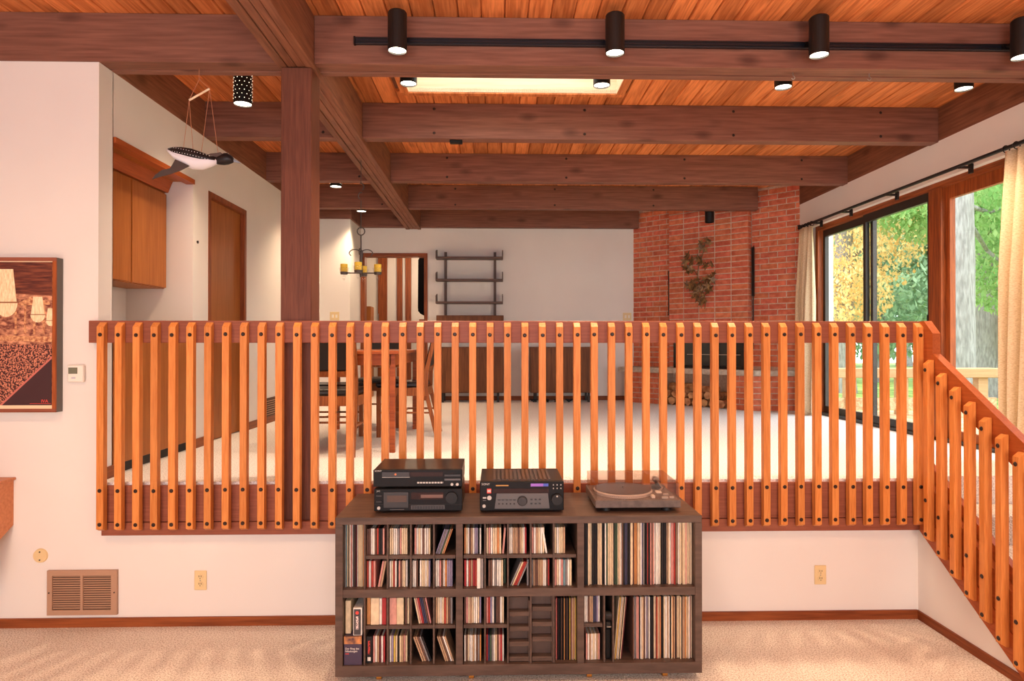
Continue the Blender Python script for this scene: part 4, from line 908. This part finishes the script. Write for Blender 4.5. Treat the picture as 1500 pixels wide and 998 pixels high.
def make_chair(loc, label):
    c = thing('dining_chair', loc, label, 'chair', 'dining chairs around the table')      # faces local +y
    w, dp, sh_ = 0.42, 0.43, 0.42
    obj('seat_cushion', box(BM(), -w / 2 + 0.01, w / 2 - 0.01, 0.02, dp + 0.01, sh_, sh_ + 0.045, bevel=0.014), M['leather'], c, local=True)
    bm = BM(); box(bm, -w / 2, w / 2, 0, 0.025, sh_ - 0.07, sh_); box(bm, -w / 2, w / 2, dp - 0.025, dp, sh_ - 0.07, sh_); box(bm, -w / 2, -w / 2 + 0.022, 0, dp, sh_ - 0.07, sh_); box(bm, w / 2 - 0.022, w / 2, 0, dp, sh_ - 0.07, sh_)
    obj('seat_frame', bm, M['chairwood'], c, local=True)
    for s in (-1, 1):
        X = s * (w / 2 - 0.017)
        obj('leg', box(BM(), X - 0.017, X + 0.017, dp - 0.034, dp, 0, sh_ - 0.0), M['chairwood'], c, local=True)
        prof = [(-0.09, 0), (-0.06, 0), (0.035, 0.40), (0.03, 0.55), (-0.055, 0.90), (-0.085, 0.90), (-0.005, 0.55), (-0.0, 0.40)]
        obj('leg', prism(BM(), prof, 0, X - 0.015, X + 0.015), M['chairwood'], c, local=True)
        obj('stretcher', box(BM(), X - 0.007, X + 0.007, -0.01, dp - 0.02, 0.20, 0.215), M['chairwood'], c, local=True)
    obj('stretcher', box(BM(), -w / 2 + 0.02, w / 2 - 0.02, dp * 0.5, dp * 0.5 + 0.014, 0.20, 0.215), M['chairwood'], c, local=True)
    tilt = Matrix.Translation((0, 0.005, 0.575)) @ Matrix.Rotation(0.23, 4, 'X')
    bm = box(BM(), -w / 2 + 0.02, w / 2 - 0.02, -0.012, 0.028, 0.025, 0.32, bevel=0.010); bmesh.ops.transform(bm, matrix=tilt, verts=bm.verts); obj('back_cushion', bm, M['leather'], c, local=True)
    bm = box(BM(), -w / 2 + 0.015, w / 2 - 0.015, -0.006, 0.018, -0.02, 0.022); bmesh.ops.transform(bm, matrix=tilt, verts=bm.verts); obj('back_rail', bm, M['chairwood'], c, local=True)
    return c
c0 = make_chair((-1.19, 4.66, UF), 'black leather dining chair with its back to the railing, nearest the post')
for loc, rz, lab in (((-1.57, 5.45, UF), -PI / 2, 'dining chair tucked in on the post side of the table'), ((-0.58, 5.76, UF), PI / 2, 'dining chair seen from the side, right of the table'), ((-1.12, 6.60, UF), PI, 'dining chair at the far end of the table')):
    c = copy_tree(c0, loc, rz); c['label'] = lab

# ================================================================ MEDIA CABINET
MX0, MX1, MY0, MY1, MZ0, MZ1 = -0.763, 0.988, 3.13, 3.63, 0.036, 0.792
mc = thing('media_cabinet', ((MX0 + MX1) / 2, (MY0 + MY1) / 2, 0), 'low dark brown media cabinet full of records and discs, on casters', 'cabinet')
T = 0.035
bx('top', (MX0, MX1, MY0, MY1, MZ1 - T, MZ1), M['media'], mc, bevel=0.002); bx('bottom', (MX0, MX1, MY0, MY1, MZ0, 0.088), M['media'], mc, bevel=0.002)
bx('side', (MX0, MX0 + T, MY0, MY1, 0.088, MZ1 - T), M['media'], mc, bevel=0.001); bx('side', (MX1 - 0.033, MX1, MY0, MY1, 0.088, MZ1 - T), M['media'], mc, bevel=0.001)
DV = ((-0.192, -0.160), (0.388, 0.420))
for a, b in DV: bx('divider', (a, b, MY0 + 0.004, MY1 - 0.02, 0.088, MZ1 - T), M['media'], mc)
SHZ = (0.410, 0.448)
for a, b in ((MX0 + T, DV[0][0]), (DV[0][1], DV[1][0]), (DV[1][1], MX1 - 0.033)): bx('shelf', (a, b, MY0 + 0.004, MY1 - 0.02, SHZ[0], SHZ[1]), M['media'], mc)
bx('back_panel', (MX0 + T, MX1 - 0.033, MY1 - 0.02, MY1 - 0.005, 0.088, MZ1 - T), M['media_in'], mc)
for X in (MX0 + 0.20, -0.12, 0.45, MX1 - 0.17):
    for y in (3.18, 3.57):
        cs = obj('caster', cyl(BM(), (X - 0.012, y, 0.018), (X + 0.012, y, 0.018), 0.0175, seg=14), mat('brass_caster', S(196, 132, 56), 0.35, metal=0.6), mc); bx('fork', (X - 0.016, X + 0.016, y - 0.01, y + 0.01, 0.030, 0.037), M['bolt'], cs)
YF = 3.165
disc_n = [0]
NTH = ['first', 'second', 'third', 'fourth', 'fifth', 'sixth', 'seventh', 'eighth', 'ninth', 'tenth', 'eleventh', 'twelfth', 'thirteenth', 'fourteenth']
def cell_divider(x, z0, z1): bx('cell_divider', (x - 0.004, x + 0.004, MY0 + 0.012, MY1 - 0.03, z0, z1), M['media'], mc)
def cell_shelf(x0, x1, z): bx('cell_shelf', (x0 + 0.004, x1 - 0.004, MY0 + 0.02, MY1 - 0.03, z - 0.016, z), M['media'], mc)
CDW = {}
def disc_mesh(w, h, d, k):
    key = (round(w, 4), h, d, k)
    if key not in CDW:
        b = box(BM(), -w / 2, w / 2, 0, d, 0, h, bevel=0.0007); CDW[key] = mesh_of('disc_case', b, PM[k])
    return CDW[key]
rc = random.Random(21)
def row(name, cat, group, where, x0, x1, z, seq, w, h, d, lean=None, gap=0.0016, align='L', jit=0.006, fill=False):
    """a row of cases or sleeves standing on z between x0 and x1; upper-case or digits in seq: '_' leaves a gap"""
    if not seq: return x0
    tot = sum(w if c != '_' else w * 0.9 for c in seq)
    f = min(1.0, (x1 - x0 - 0.003) / (tot + gap * len(seq)))
    if fill: f = (x1 - x0 - 0.002) / tot
    ww = w * f; X = x0 + 0.0015 if align == 'L' else x1 - 0.0015 - tot * f
    n = 0
    for c in seq:
        if c == '_': X += ww * 0.9; continue
        hh = h; dz = 0
        o = inst(name, disc_mesh(max(0.0022, ww - gap), hh, d, c), (X + ww / 2, YF + rc.uniform(0, jit), z), None)
        if lean: o.rotation_euler = (0, lean, 0); o.location.x = X + ww / 2 + (0.0 if lean > 0 else 0.0); o.location.z = z + abs(math.sin(lean)) * ww / 2
        tag(o, f'{PNAME[c]} {cat}, {NTH[n]} from left {where}', cat.split()[0] if cat != 'disc case' else 'disc case', group); n += 1
        X += ww / math.cos(lean) if lean else ww
    return X
def cds(where, x0, x1, z, seq, **k): return row('disc_case', 'disc case', 'disc cases in the media cabinet', where, x0, x1, z, seq, 0.0104, 0.125, 0.142, **k)
# --- left section
LX = [-0.728, -0.627, -0.518, -0.408, -0.298, -0.192]
UPZ, UPS = 0.448, 0.604; LOZ, LOS = 0.088, 0.270
for x in LX[1:-1]: cell_divider(x, UPZ, MZ1 - T); cell_divider(x, LOZ, SHZ[0])
cname = ['first', 'second', 'third', 'fourth', 'fifth']
seqs = {('L', 'u'): ['bbwwbrkkp', 'ccwwgpccc', '_pwcwbwwc', ''], ('L', 'l'): ['rwrp', 'wcrwkpbccw', 'wwb_wccwcl', 'wwpbwolll'], ('M', 'u'): ['ocwbtwllkw', 'cpwccoc', 'wwtttbtcwr', 'pwtcwc', 'cwcct'], ('M', 'l'): ['rwrtrrr', '_bbwgwwc', '', 'gtbbtttwwbr', 'pcwpsgwc']}
for i in range(4):
    a, b = LX[i + 1] + 0.004, LX[i + 2] - 0.004; cell_shelf(a - 0.004, b + 0.004, UPS); cell_shelf(a - 0.004, b + 0.004, LOS)
    cds(f'in {cname[i]} disc column, top row of left bay', a, b, UPS, seqs[('L', 'u')][i])
    cds(f'in {cname[i]} disc column, second row of left bay', a, b, UPZ, seqs[('L', 'l')][i])
cds('leaning in fourth disc column, top row of left bay', LX[4] + 0.004, LX[5] - 0.052, UPS, 'lglnto', lean=0.34)
cds('leaning in first disc column, second row of left bay', LX[1] + 0.056, LX[2] - 0.02, UPZ, 'pt', lean=0.18)
cds('in second disc column, lower bay row three', LX[2] + 0.078, LX[3] - 0.004, LOS, 'bc')
cds('in first disc column, bottom row of left bay', LX[1] + 0.034, LX[2] - 0.004, LOZ, 'pwtmwr')
cds('in second disc column, bottom row of left bay', LX[2] + 0.004, LX[3] - 0.004, LOZ, 'wlyckctpc')
cds('leaning in third disc column, third row of left bay', LX[3] + 0.034, LX[4] - 0.004, LOS, 'cpruubp', lean=-0.2)
cds('in fourth disc column, third row of left bay', LX[4] + 0.004, LX[5] - 0.004, LOS, 'tcwcrtbg')
cds('leaning in third disc column, bottom row of left bay', LX[3] + 0.05, LX[4] - 0.004, LOZ, 'ttbgk', lean=-0.36)
cds('leaning in fourth disc column, bottom row of left bay', LX[4] + 0.05, LX[5] - 0.004, LOZ, 'ttbwt', lean=-0.33)
def boxed(name, b, m, label, group='boxed sets in the media cabinet', cat='box'): return tag(bx(name, b, m, bevel=0.0015), label, cat, group)
crm = PM['c']
boxed('boxed_set', (LX[1] + 0.026, LX[1] + 0.066, YF - 0.005, 3.31, LOS, LOS + 0.128), crm, 'thick cream boxed set in first disc column, third row of left bay')
boxed('boxed_set', (LX[1] + 0.067, LX[1] + 0.079, YF - 0.003, 3.31, LOS, LOS + 0.126), PM['w'], 'slim white boxed set beside the thick cream one in first column')
boxed('boxed_set', (LX[1] + 0.080, LX[1] + 0.100, YF - 0.005, 3.31, LOS, LOS + 0.128), PM['r'], 'red and orange boxed set in first disc column, third row')
boxed('boxed_set', (LX[1] + 0.007, LX[1] + 0.024, YF, 3.31, LOS, LOS + 0.128), PM['o'], 'orange bent folder at the left of first disc column, third row')
boxed('boxed_set', (LX[2] + 0.006, LX[2] + 0.040, YF - 0.005, 3.31, LOS, LOS + 0.128), PM['p'], 'pink and cream thick boxed set, left one in second disc column')
boxed('boxed_set', (LX[2] + 0.041, LX[2] + 0.074, YF - 0.005, 3.31, LOS, LOS + 0.128), crm, 'cream thick boxed set, right one in second disc column')
t = thing('boxed_set', (LX[1] + 0.018, 3.2, LOZ), 'black boxed set with red lettering in first column, bottom row', 'box', 'boxed sets in the media cabinet')
bx('case', (LX[1] + 0.006, LX[1] + 0.033, YF - 0.008, 3.31, LOZ, LOZ + 0.128), PM['k'], t, bevel=0.001); bx('red_print', (LX[1] + 0.014, LX[1] + 0.024, YF - 0.0092, YF - 0.007, LOZ + 0.042, LOZ + 0.108), noisy('red_worn_print', S(40, 26, 28), S(206, 70, 62), 160, rough=0.5, p0=0.42, p1=0.5), t)
bx('white_mark', (LX[1] + 0.012, LX[1] + 0.027, YF - 0.0092, YF - 0.007, LOZ + 0.012, LOZ + 0.030), PM['w'], t)
# opera box and neighbours in the lower left slot
t = thing('boxed_set', (-0.685, 3.18, LOZ), 'dark purple opera box with white lettering at the bottom left', 'box')
bx('case', (-0.724, -0.640, 3.142, 3.30, LOZ, LOZ + 0.135), mat('box_purple', S(66, 52, 74), 0.5), t, bevel=0.001); bx('upper_picture', (-0.724, -0.640, 3.1412, 3.15, LOZ + 0.100, LOZ + 0.135), noisy('box_picture', S(70, 50, 60), S(222, 150, 90), 22, rough=0.5), t)
text('lettering', 'Der Ring des\nNibelungen', 0.0125, (-0.718, 3.1415, LOZ + 0.074), PM['w'], t); bx('red_line', (-0.718, -0.70, 3.1412, 3.1425, LOZ + 0.052, LOZ + 0.055), mred, t)
t = thing('boxed_set', (-0.656, 3.2, LOZ + 0.137), 'black and white boxed set with a red dot on the opera box', 'box')
bx('case', (-0.682, -0.640, 3.150, 3.30, LOZ + 0.1365, LOZ + 0.268), PM['w'], t, bevel=0.001); bx('dark_panel', (-0.679, -0.646, 3.1488, 3.151, LOZ + 0.14, LOZ + 0.262), mat('box_charcoal', S(64, 58, 60), 0.5), t)
obj('red_dot', cyl(BM(), (-0.663, 3.149, LOZ + 0.245), (-0.663, 3.147, LOZ + 0.245), 0.008, seg=16), mred, t); bx('pale_print', (-0.669, -0.657, 3.1482, 3.150, LOZ + 0.165, LOZ + 0.228), noisy('pale_worn_print', S(70, 60, 60), S(226, 206, 200), 170, rough=0.5, p0=0.42, p1=0.5), t)
o = boxed('boxed_set', (-0.724, -0.698, 3.17, 3.32, LOZ + 0.1365, LOZ + 0.295), crm, 'cream cardboard case leaning behind the opera box', cat='box')
# --- LP sleeves
def lps(where, x0, x1, z, seq, w=0.0062, h=0.300, **k): return row('record_sleeve', 'record sleeve', 'records in the media cabinet', where, x0, x1, z, seq, w, h, 0.31, fill=('lean' not in k), **k)
NTH += [f'{n}th' for n in range(15, 19)] + ['19th', '20th'] + [f'{n}' + {1: 'st', 2: 'nd', 3: 'rd'}.get(n % 10, 'th') for n in range(21, 80)]
lps('in narrow slot at upper left', -0.728, LX[1] - 0.004, UPZ, 'gsckcwpwkbkmwcccccoc', jit=0.012)
lps('in upper right record bay', 0.421, 0.953, UPZ, 'kkkccckkkkccckkwnccccknnccwbkuukkccbooccwlgkkrkpbpwwwwckkkktcwpprktwccccpcccc', w=0.0068, jit=0.014)
lps('in lower right record bay', 0.66, 0.953, LOZ, 'bggppkwctbwlgwkkkccrctokkcwwtwkcotkbccckttoccwpc', w=0.0064, jit=0.014)
lps('leaning at left of lower right record bay', 0.566, 0.62, LOZ, 'cytwckcm', w=0.0064, lean=0.09, jit=0.012)
lps('in lower middle narrow slot', 0.285, 0.386, LOZ, 'prkkkkbkkokkbkkykpcocy', w=0.0048, h=0.298, jit=0.010)
# --- middle section
NX = [-0.160, -0.054, 0.056, 0.165, 0.276, 0.388]
for x in NX[1:-1]: cell_divider(x, UPZ, MZ1 - T); cell_divider(x, LOZ, SHZ[0])
for i in range(5):
    a, b = NX[i] + 0.004, NX[i + 1] - 0.004; cell_shelf(a - 0.004, b + 0.004, UPS)
    cds(f'in {cname[i]} disc column, top row of middle bay', a, b, UPS, seqs[('M', 'u')][i])
    cds(f'in {cname[i]} disc column, second row of middle bay', a, b, UPZ, seqs[('M', 'l')][i])
cds('leaning in fourth column, top row of middle bay', 0.236, 0.27, UPS, 'w', lean=-0.16)
cds('leaning in second disc column, top row of middle bay', 0.026, 0.046, UPS, 'p', lean=0.08)
cds('leaning in third column, second row of middle bay', 0.064, 0.112, UPZ, 'gcrrg', lean=0.42)
cds('at right of third disc column, second middle row', 0.146, 0.160, UPZ, 'g')
boxed('boxed_set', (-0.092, -0.076, 3.135, 3.30, UPZ, UPZ + 0.142), PM['w'], 'white boxed set sticking out of the first middle disc column')
boxed('boxed_set', (-0.075, -0.062, 3.137, 3.30, UPZ, UPZ + 0.141), PM['g'], 'grey boxed set beside the white one in the middle bay')
boxed('boxed_set', (0.036, 0.046, 3.20, 3.33, UPZ, UPZ + 0.12), PM['n'], 'dark green booklet in the second middle disc column')
for i, (s1, s2) in enumerate((('bpctcwwcl', 'wbcwwtwbgo'), ('prlwkbbwc', 'rungwcbprw'))):
    a, b = NX[i] + 0.004, NX[i + 1] - 0.004; cell_shelf(a - 0.004, b + 0.004, LOS)
    cds(f'in {cname[i]} disc column, third row of middle bay', a, b, LOS, s1); cds(f'in {cname[i]} disc column, bottom row of middle bay', a, b, LOZ, s2)
# two stepped disc racks
for i, (a, b, zt, off) in enumerate(((NX[2] + 0.006, NX[3] - 0.006, 0.385, 0.0), (NX[3] + 0.006, NX[4] - 0.006, 0.405, 0.022))):
    t = thing('disc_rack', ((a + b) / 2, 3.2, LOZ), ['left of two stepped brown disc racks in the lower middle bay', 'right of two stepped brown disc racks, the taller one'][i], 'rack', 'stepped disc racks')
    bx('rack_body', (a, b, 3.19, 3.34, LOZ, zt), M['media_in'], t)
    for k in range(4):
        z = LOZ + 0.004 + k * 0.072 + (off if k else 0)
        s = bx('ledge', (a, b, 3.150, 3.19, z, z + 0.022), M['media'], t, bevel=0.002)
    bx('rail', (b - 0.004, b + 0.001, 3.148, 3.19, LOZ, zt), M['media'], t)
boxed('boxed_set', (NX[2] + 0.008, NX[3] - 0.008, 3.20, 3.33, 0.3855, 0.398), PM['o'], 'flat orange case lying on the left disc rack')
# --- right section, lower
for x in (0.519, 0.562): cell_divider(x, LOZ, SHZ[0])
cell_shelf(0.420, 0.515, LOS)
cds('in disc cell of right bay, upper row', 0.424, 0.515, LOS, 'wwbttuulw'); cds('in disc cell of right bay, bottom row', 0.424, 0.515, LOZ, '_pwtwcwtp')
t = thing('camera_case', (0.541, 3.2, LOZ), 'black camera bag squeezed upright between discs and records', 'bag')
bx('body', (0.525, 0.557, 3.17, 3.33, LOZ, LOZ + 0.15), M['blackplastic'], t, bevel=0.006); bx('flap', (0.5235, 0.5585, 3.155, 3.33, LOZ + 0.15, LOZ + 0.19), M['blackmetal'], t, bevel=0.008)
obj('grip', cyl(BM(), (0.527, 3.165, LOZ + 0.215), (0.556, 3.165, LOZ + 0.215), 0.022, seg=14), M['blackmetal'], t); bx('buckle', (0.532, 0.552, 3.150, 3.157, LOZ + 0.163, LOZ + 0.168), M['steel'], t)

# ================================================================ STEREO ON TOP
def lit(name, b, m, p): return bx(name, b, m, p)
grey = mat('panel_grey', S(92, 88, 88), 0.4); dgrey = mat('panel_dark_grey', S(52, 48, 48), 0.35); disp = mat('display_dark', S(44, 26, 26), 0.15); silver = mat('print_silver', S(196, 190, 184), 0.4)
blk = noisy('satin_black', S(30, 26, 25), S(38, 33, 31), 12, rough=0.34)
def deck(name, x0, x1, y0, y1, z0, z1, label, cat):
    t = thing(name, ((x0 + x1) / 2, (y0 + y1) / 2, z0), label, cat)
    bx('chassis', (x0 + 0.002, x1 - 0.002, y0 + 0.012, y1, z0 + 0.012, z1), blk, t, bevel=0.002); bx('front_panel', (x0, x1, y0, y0 + 0.014, z0 + 0.010, z1 - 0.001), M['blackplastic'], t, bevel=0.002)
    for X in (x0 + 0.04, x1 - 0.04):
        for y in (y0 + 0.05, y1 - 0.05): obj('foot', cyl(BM(), (X, y, z0), (X, y, z0 + 0.012), 0.018, seg=14), M['blackplastic'], t)
    return t
Z0 = MZ1 + 0.001
def rel(x0, x1, z0, z1): return lambda a, b, c, d: (x0 + (x1 - x0) * a, x0 + (x1 - x0) * b, z0 + (z1 - z0) * c, z0 + (z1 - z0) * d)
def fr(t, R, y, items):
    for (n, a, b, c, d, m, h) in items:
        q = R(a, b, c, d); bx(n, (q[0], q[1], y - h, y + 0.001, q[2], q[3]), m, t)
# cassette deck
KX0, KX1, KY = -0.594, -0.166, 3.205
t = deck('cassette_deck', KX0, KX1, KY, KY + 0.29, Z0, Z0 + 0.118, 'black cassette deck under the disc player', 'cassette deck'); R = rel(KX0, KX1, Z0 + 0.01, Z0 + 0.117)
fr(t, R, KY, [('cassette_door', .11, .39, .16, .86, dgrey, .006), ('window', .15, .37, .42, .72, mat('tape_window', S(88, 72, 66), 0.2), .008), ('display', .42, .79, .52, .84, disp, .003), ('meter', .53, .78, .60, .74, mat('meter_brown', S(116, 86, 76), 0.3), .005), ('key_row', .42, .80, .08, .26, grey, .006), ('button', .025, .085, .66, .72, dgrey, .005), ('button', .025, .085, .40, .45, dgrey, .005), ('seam', .0, 1.0, .28, .295, M['slot'], .0006)])
for k in range(12): q = R(.43 + k * .0305, .455 + k * .0305, .10, .24); bx('key', (q[0], q[1], KY - 0.009, KY - 0.005, q[2], q[3]), dgrey, t)
q = R(.88, .88, .60, .60); obj('knob', cyl(BM(), (q[0], KY + 0.002, q[2]), (q[0], KY - 0.016, q[2]), 0.030, 0.028, 28), M['blackmetal'], t)
q = R(.055, .055, .14, .14); obj('jack', cyl(BM(), (q[0], KY + 0.002, q[2]), (q[0], KY - 0.006, q[2]), 0.008, seg=12), silver, t)
q = R(.03, 0, .87, 0); text('maker_mark', 'JVC', 0.011, (q[0], KY - 0.0012, q[2]), silver, t); q = R(.18, .34, .05, .08); bx('fine_print', (q[0], q[1], KY - 0.0012, KY + 0.001, q[2], q[3]), grey, t)
# compact disc player on top
DX0, DX1, DY, DZ = -0.597, -0.166, 3.200, Z0 + 0.1185
t = deck('disc_player', DX0, DX1, DY, DY + 0.30, DZ, DZ + 0.094, 'black compact disc player stacked on the cassette deck', 'disc player'); R = rel(DX0, DX1, DZ + 0.01, DZ + 0.093)
fr(t, R, DY, [('disc_tray', .10, .405, .60, .86, dgrey, .004), ('display', .415, .785, .60, .86, disp, .002), ('tray_slot', .10, .41, .545, .57, silver, .0015), ('button_row', .49, .79, .20, .28, grey, .003), ('button_row', .80, .98, .36, .46, grey, .003), ('button_row', .80, .98, .60, .70, dgrey, .003)])
for k in range(9): q = R(.495 + k * .0325, .517 + k * .0325, .20, .29); bx('button', (q[0], q[1], DY - 0.0055, DY - 0.002, q[2], q[3]), silver, t)
for a in (.885, .945): q = R(a, a, .13, .13); obj('jack', cyl(BM(), (q[0], DY + 0.002, q[2]), (q[0], DY - 0.005, q[2]), 0.007, seg=12), silver, t)
q = R(.015, 0, .88, 0); text('maker_mark', 'SONY', 0.013, (q[0], DY - 0.0012, q[2]), silver, t); q = R(.22, 0, .70, 0); obj('disc_mark', cyl(BM(), (q[0] + 0.013, DY - 0.004, q[2] + 0.003), (q[0] + 0.013, DY - 0.0048, q[2] + 0.003), 0.005, seg=10), mat('mark_orange', S(226, 120, 60), 0.4), t)
# receiver
RX0, RX1, RY = -0.080, 0.330, 3.200
t = deck('stereo_receiver', RX0, RX1, RY, RY + 0.33, Z0, Z0 + 0.152, 'black stereo receiver with a big volume knob, in the middle', 'receiver'); R = rel(RX0, RX1, Z0 + 0.010, Z0 + 0.151)
fr(t, R, RY, [('display', .16, .82, .60, .76, disp, .002), ('badge', .605, .755, .83, .93, mat('badge_violet', S(150, 100, 200), 0.4), .0015), ('badge', .755, .815, .83, .93, mat('badge_blue', S(70, 90, 190), 0.4), .0015), ('sticker', .085, .135, .60, .76, mred, .0015), ('sticker', .09, .13, .64, .72, silver, .002), ('gold_print', .19, .34, .845, .885, mat('print_gold_small', S(190, 140, 70), 0.4), .001), ('button', .035, .075, .42, .47, silver, .003), ('button', .035, .075, .34, .37, grey, .003)])
bm = prism(BM(), [(RX0 + 0.41 * .20, Z0 + 0.094), (RX0 + 0.41 * .81, Z0 + 0.094), (RX0 + 0.41 * .83, Z0 + 0.020), (RX0 + 0.41 * .175, Z0 + 0.020)], 1, RY - 0.004, RY + 0.001); obj('control_flap', bm, grey, t)
for k in range(5): q = R(.215 + k * .045, .245 + k * .045, .36, .39); bx('button', (q[0], q[1], RY - 0.008, RY - 0.003, q[2], q[3]), dgrey, t); q = R(.22 + k * .045, .235 + k * .045, .22, .26); bx('button', (q[0], q[1], RY - 0.007, RY - 0.003, q[2], q[3]), M['slot'], t)
for k in range(6): q = R(.60 + (k % 3) * .05, .625 + (k % 3) * .05, .36 if k < 3 else .22, .41 if k < 3 else .27); bx('button', (q[0], q[1], RY - 0.007, RY - 0.003, q[2], q[3]), dgrey, t)
for k in range(6): q = R(.87 + (k % 3) * .045, .88 + (k % 3) * .045, .86 if k < 3 else .74, .90 if k < 3 else .78); bx('indicator', (q[0], q[1], RY - 0.003, RY, q[2], q[3]), silver, t)
q = R(.505, 0, .34, 0); obj('jog_dial', cyl(BM(), (q[0], RY, q[2]), (q[0], RY - 0.012, q[2]), 0.021, 0.020, 24), dgrey, t); obj('jog_ring', lathe(BM(), [(0, 0)], (0, 0, 0), 3) if False else cyl(BM(), (q[0], RY, q[2]), (q[0], RY - 0.006, q[2]), 0.025, seg=24), M['slot'], t)
q = R(.915, 0, .40, 0); v = obj('volume_knob', cyl(BM(), (q[0], RY + 0.001, q[2]), (q[0], RY - 0.024, q[2]), 0.028, 0.026, 28), M['blackmetal'], t); obj('knob_dot', cyl(BM(), (q[0], RY - 0.023, q[2] + 0.017), (q[0], RY - 0.0255, q[2] + 0.017), 0.004, seg=10), silver, v)
q = R(.05, 0, .16, 0); obj('jack', cyl(BM(), (q[0], RY, q[2]), (q[0], RY - 0.005, q[2]), 0.008, seg=12), silver, t)
q = R(.125, 0, .44, 0); obj('sticker', cyl(BM(), (q[0] - 0.005, RY, q[2]), (q[0] - 0.005, RY - 0.0015, q[2]), 0.011, seg=16), silver, t)
q = R(.02, 0, .88, 0); text('maker_mark', 'SONY', 0.015, (q[0], RY - 0.0012, q[2]), silver, t)
for k in range(14): bx('vent_slat', (RX0 + 0.065 + k * 0.021, RX0 + 0.077 + k * 0.021, RY + 0.04, RY + 0.30, Z0 + 0.152, Z0 + 0.1545), mat('vent_brown', S(72, 58, 54), 0.35), t)
# turntable
TX, TXe, TYf, TYb = 0.484, 0.905, 3.195, 3.545
t = thing('turntable', ((TX + TXe) / 2, (TYf + TYb) / 2, Z0), 'grey record turntable with a smoky clear lid, on the right', 'turntable')
tm = noisy('turntable_grey', S(92, 80, 76), S(112, 98, 92), 30, rough=0.4)
bx('plinth', (TX, TXe, TYf, TYb, Z0 + 0.020, Z0 + 0.058), tm, t, bevel=0.003)
for X in (TX + 0.06, TXe - 0.06):
    for y in (TYf + 0.05, TYb - 0.05): obj('foot', cyl(BM(), (X, y, Z0), (X, y, Z0 + 0.021), 0.026, 0.022, 18), M['blackplastic'], t)
pc = (TX + 0.168, (TYf + TYb) / 2 + 0.0, Z0 + 0.058)
pt = obj('platter', lathe(BM(), [(0.150, 0.001), (0.150, 0.014), (0.146, 0.018), (0, 0.018)], pc, 64), mat('platter_rim', S(198, 184, 174), 0.35), t); obj('mat_disc', lathe(BM(), [(0.143, 0.018), (0.143, 0.021), (0, 0.021)], pc, 64), dgrey, pt); obj('spindle', cyl(BM(), (pc[0], pc[1], pc[2] + 0.02), (pc[0], pc[1], pc[2] + 0.033), 0.004, seg=10), M['steel'], pt)
bm = BM()
for k in range(90):
    a = 2 * PI * k / 90; ball(bm, (pc[0] + 0.150 * math.cos(a), pc[1] + 0.150 * math.sin(a), pc[2] + 0.008), 0.0016, 6)
tag(obj('strobe_dots', bm, M['slot'], pt), kind='stuff')
ax, ay = TXe - 0.05, TYb - 0.09
ta = obj('tonearm_base', cyl(cyl(BM(), (ax, ay, Z0 + 0.058), (ax, ay, Z0 + 0.075), 0.034, seg=24), (ax, ay, Z0 + 0.075), (ax, ay, Z0 + 0.098), 0.016, seg=16), dgrey, t)
obj('tonearm', tube(BM(), [(ax, ay + 0.05, Z0 + 0.094), (ax, ay, Z0 + 0.094), (ax - 0.01, ay - 0.14, Z0 + 0.092), (ax - 0.045, ay - 0.20, Z0 + 0.088)], 0.0045, 8), M['steel'], ta); obj('counterweight', cyl(BM(), (ax, ay + 0.03, Z0 + 0.094), (ax, ay + 0.062, Z0 + 0.094), 0.016, seg=16), M['steel'], ta)
bx('headshell', (ax - 0.06, ax - 0.036, ay - 0.225, ay - 0.19, Z0 + 0.083, Z0 + 0.09), M['white'], ta)
bx('speed_lever', (TXe - 0.135, TXe - 0.118, TYf + 0.035, TYf + 0.065, Z0 + 0.058, Z0 + 0.072), M['white'], t, bevel=0.002)
for k, (dx, dy, w) in enumerate(((-0.085, 0.03, 0.03), (-0.045, 0.035, 0.02), (-0.06, 0.10, 0.025))): bx('control', (TXe + dx, TXe + dx + w, TYf + dy, TYf + dy + 0.012, Z0 + 0.058, Z0 + 0.066), silver, t)
lz0, lz1 = Z0 + 0.0585, Z0 + 0.136; g = 0.003
lid = BM()
box(lid, TX + 0.006, TXe - 0.006, TYf + 0.006, TYf + 0.006 + g, lz0, lz1); box(lid, TX + 0.006, TXe - 0.006, TYb - 0.006 - g, TYb - 0.006, lz0, lz1); box(lid, TX + 0.006, TX + 0.006 + g, TYf + 0.009, TYb - 0.009, lz0, lz1); box(lid, TXe - 0.006 - g, TXe - 0.006, TYf + 0.009, TYb - 0.009, lz0, lz1); box(lid, TX + 0.006, TXe - 0.006, TYf + 0.006, TYb - 0.006, lz1, lz1 + g)
obj('dust_cover', lid, M['smoke'], t)
bpy.context.view_layer.update()
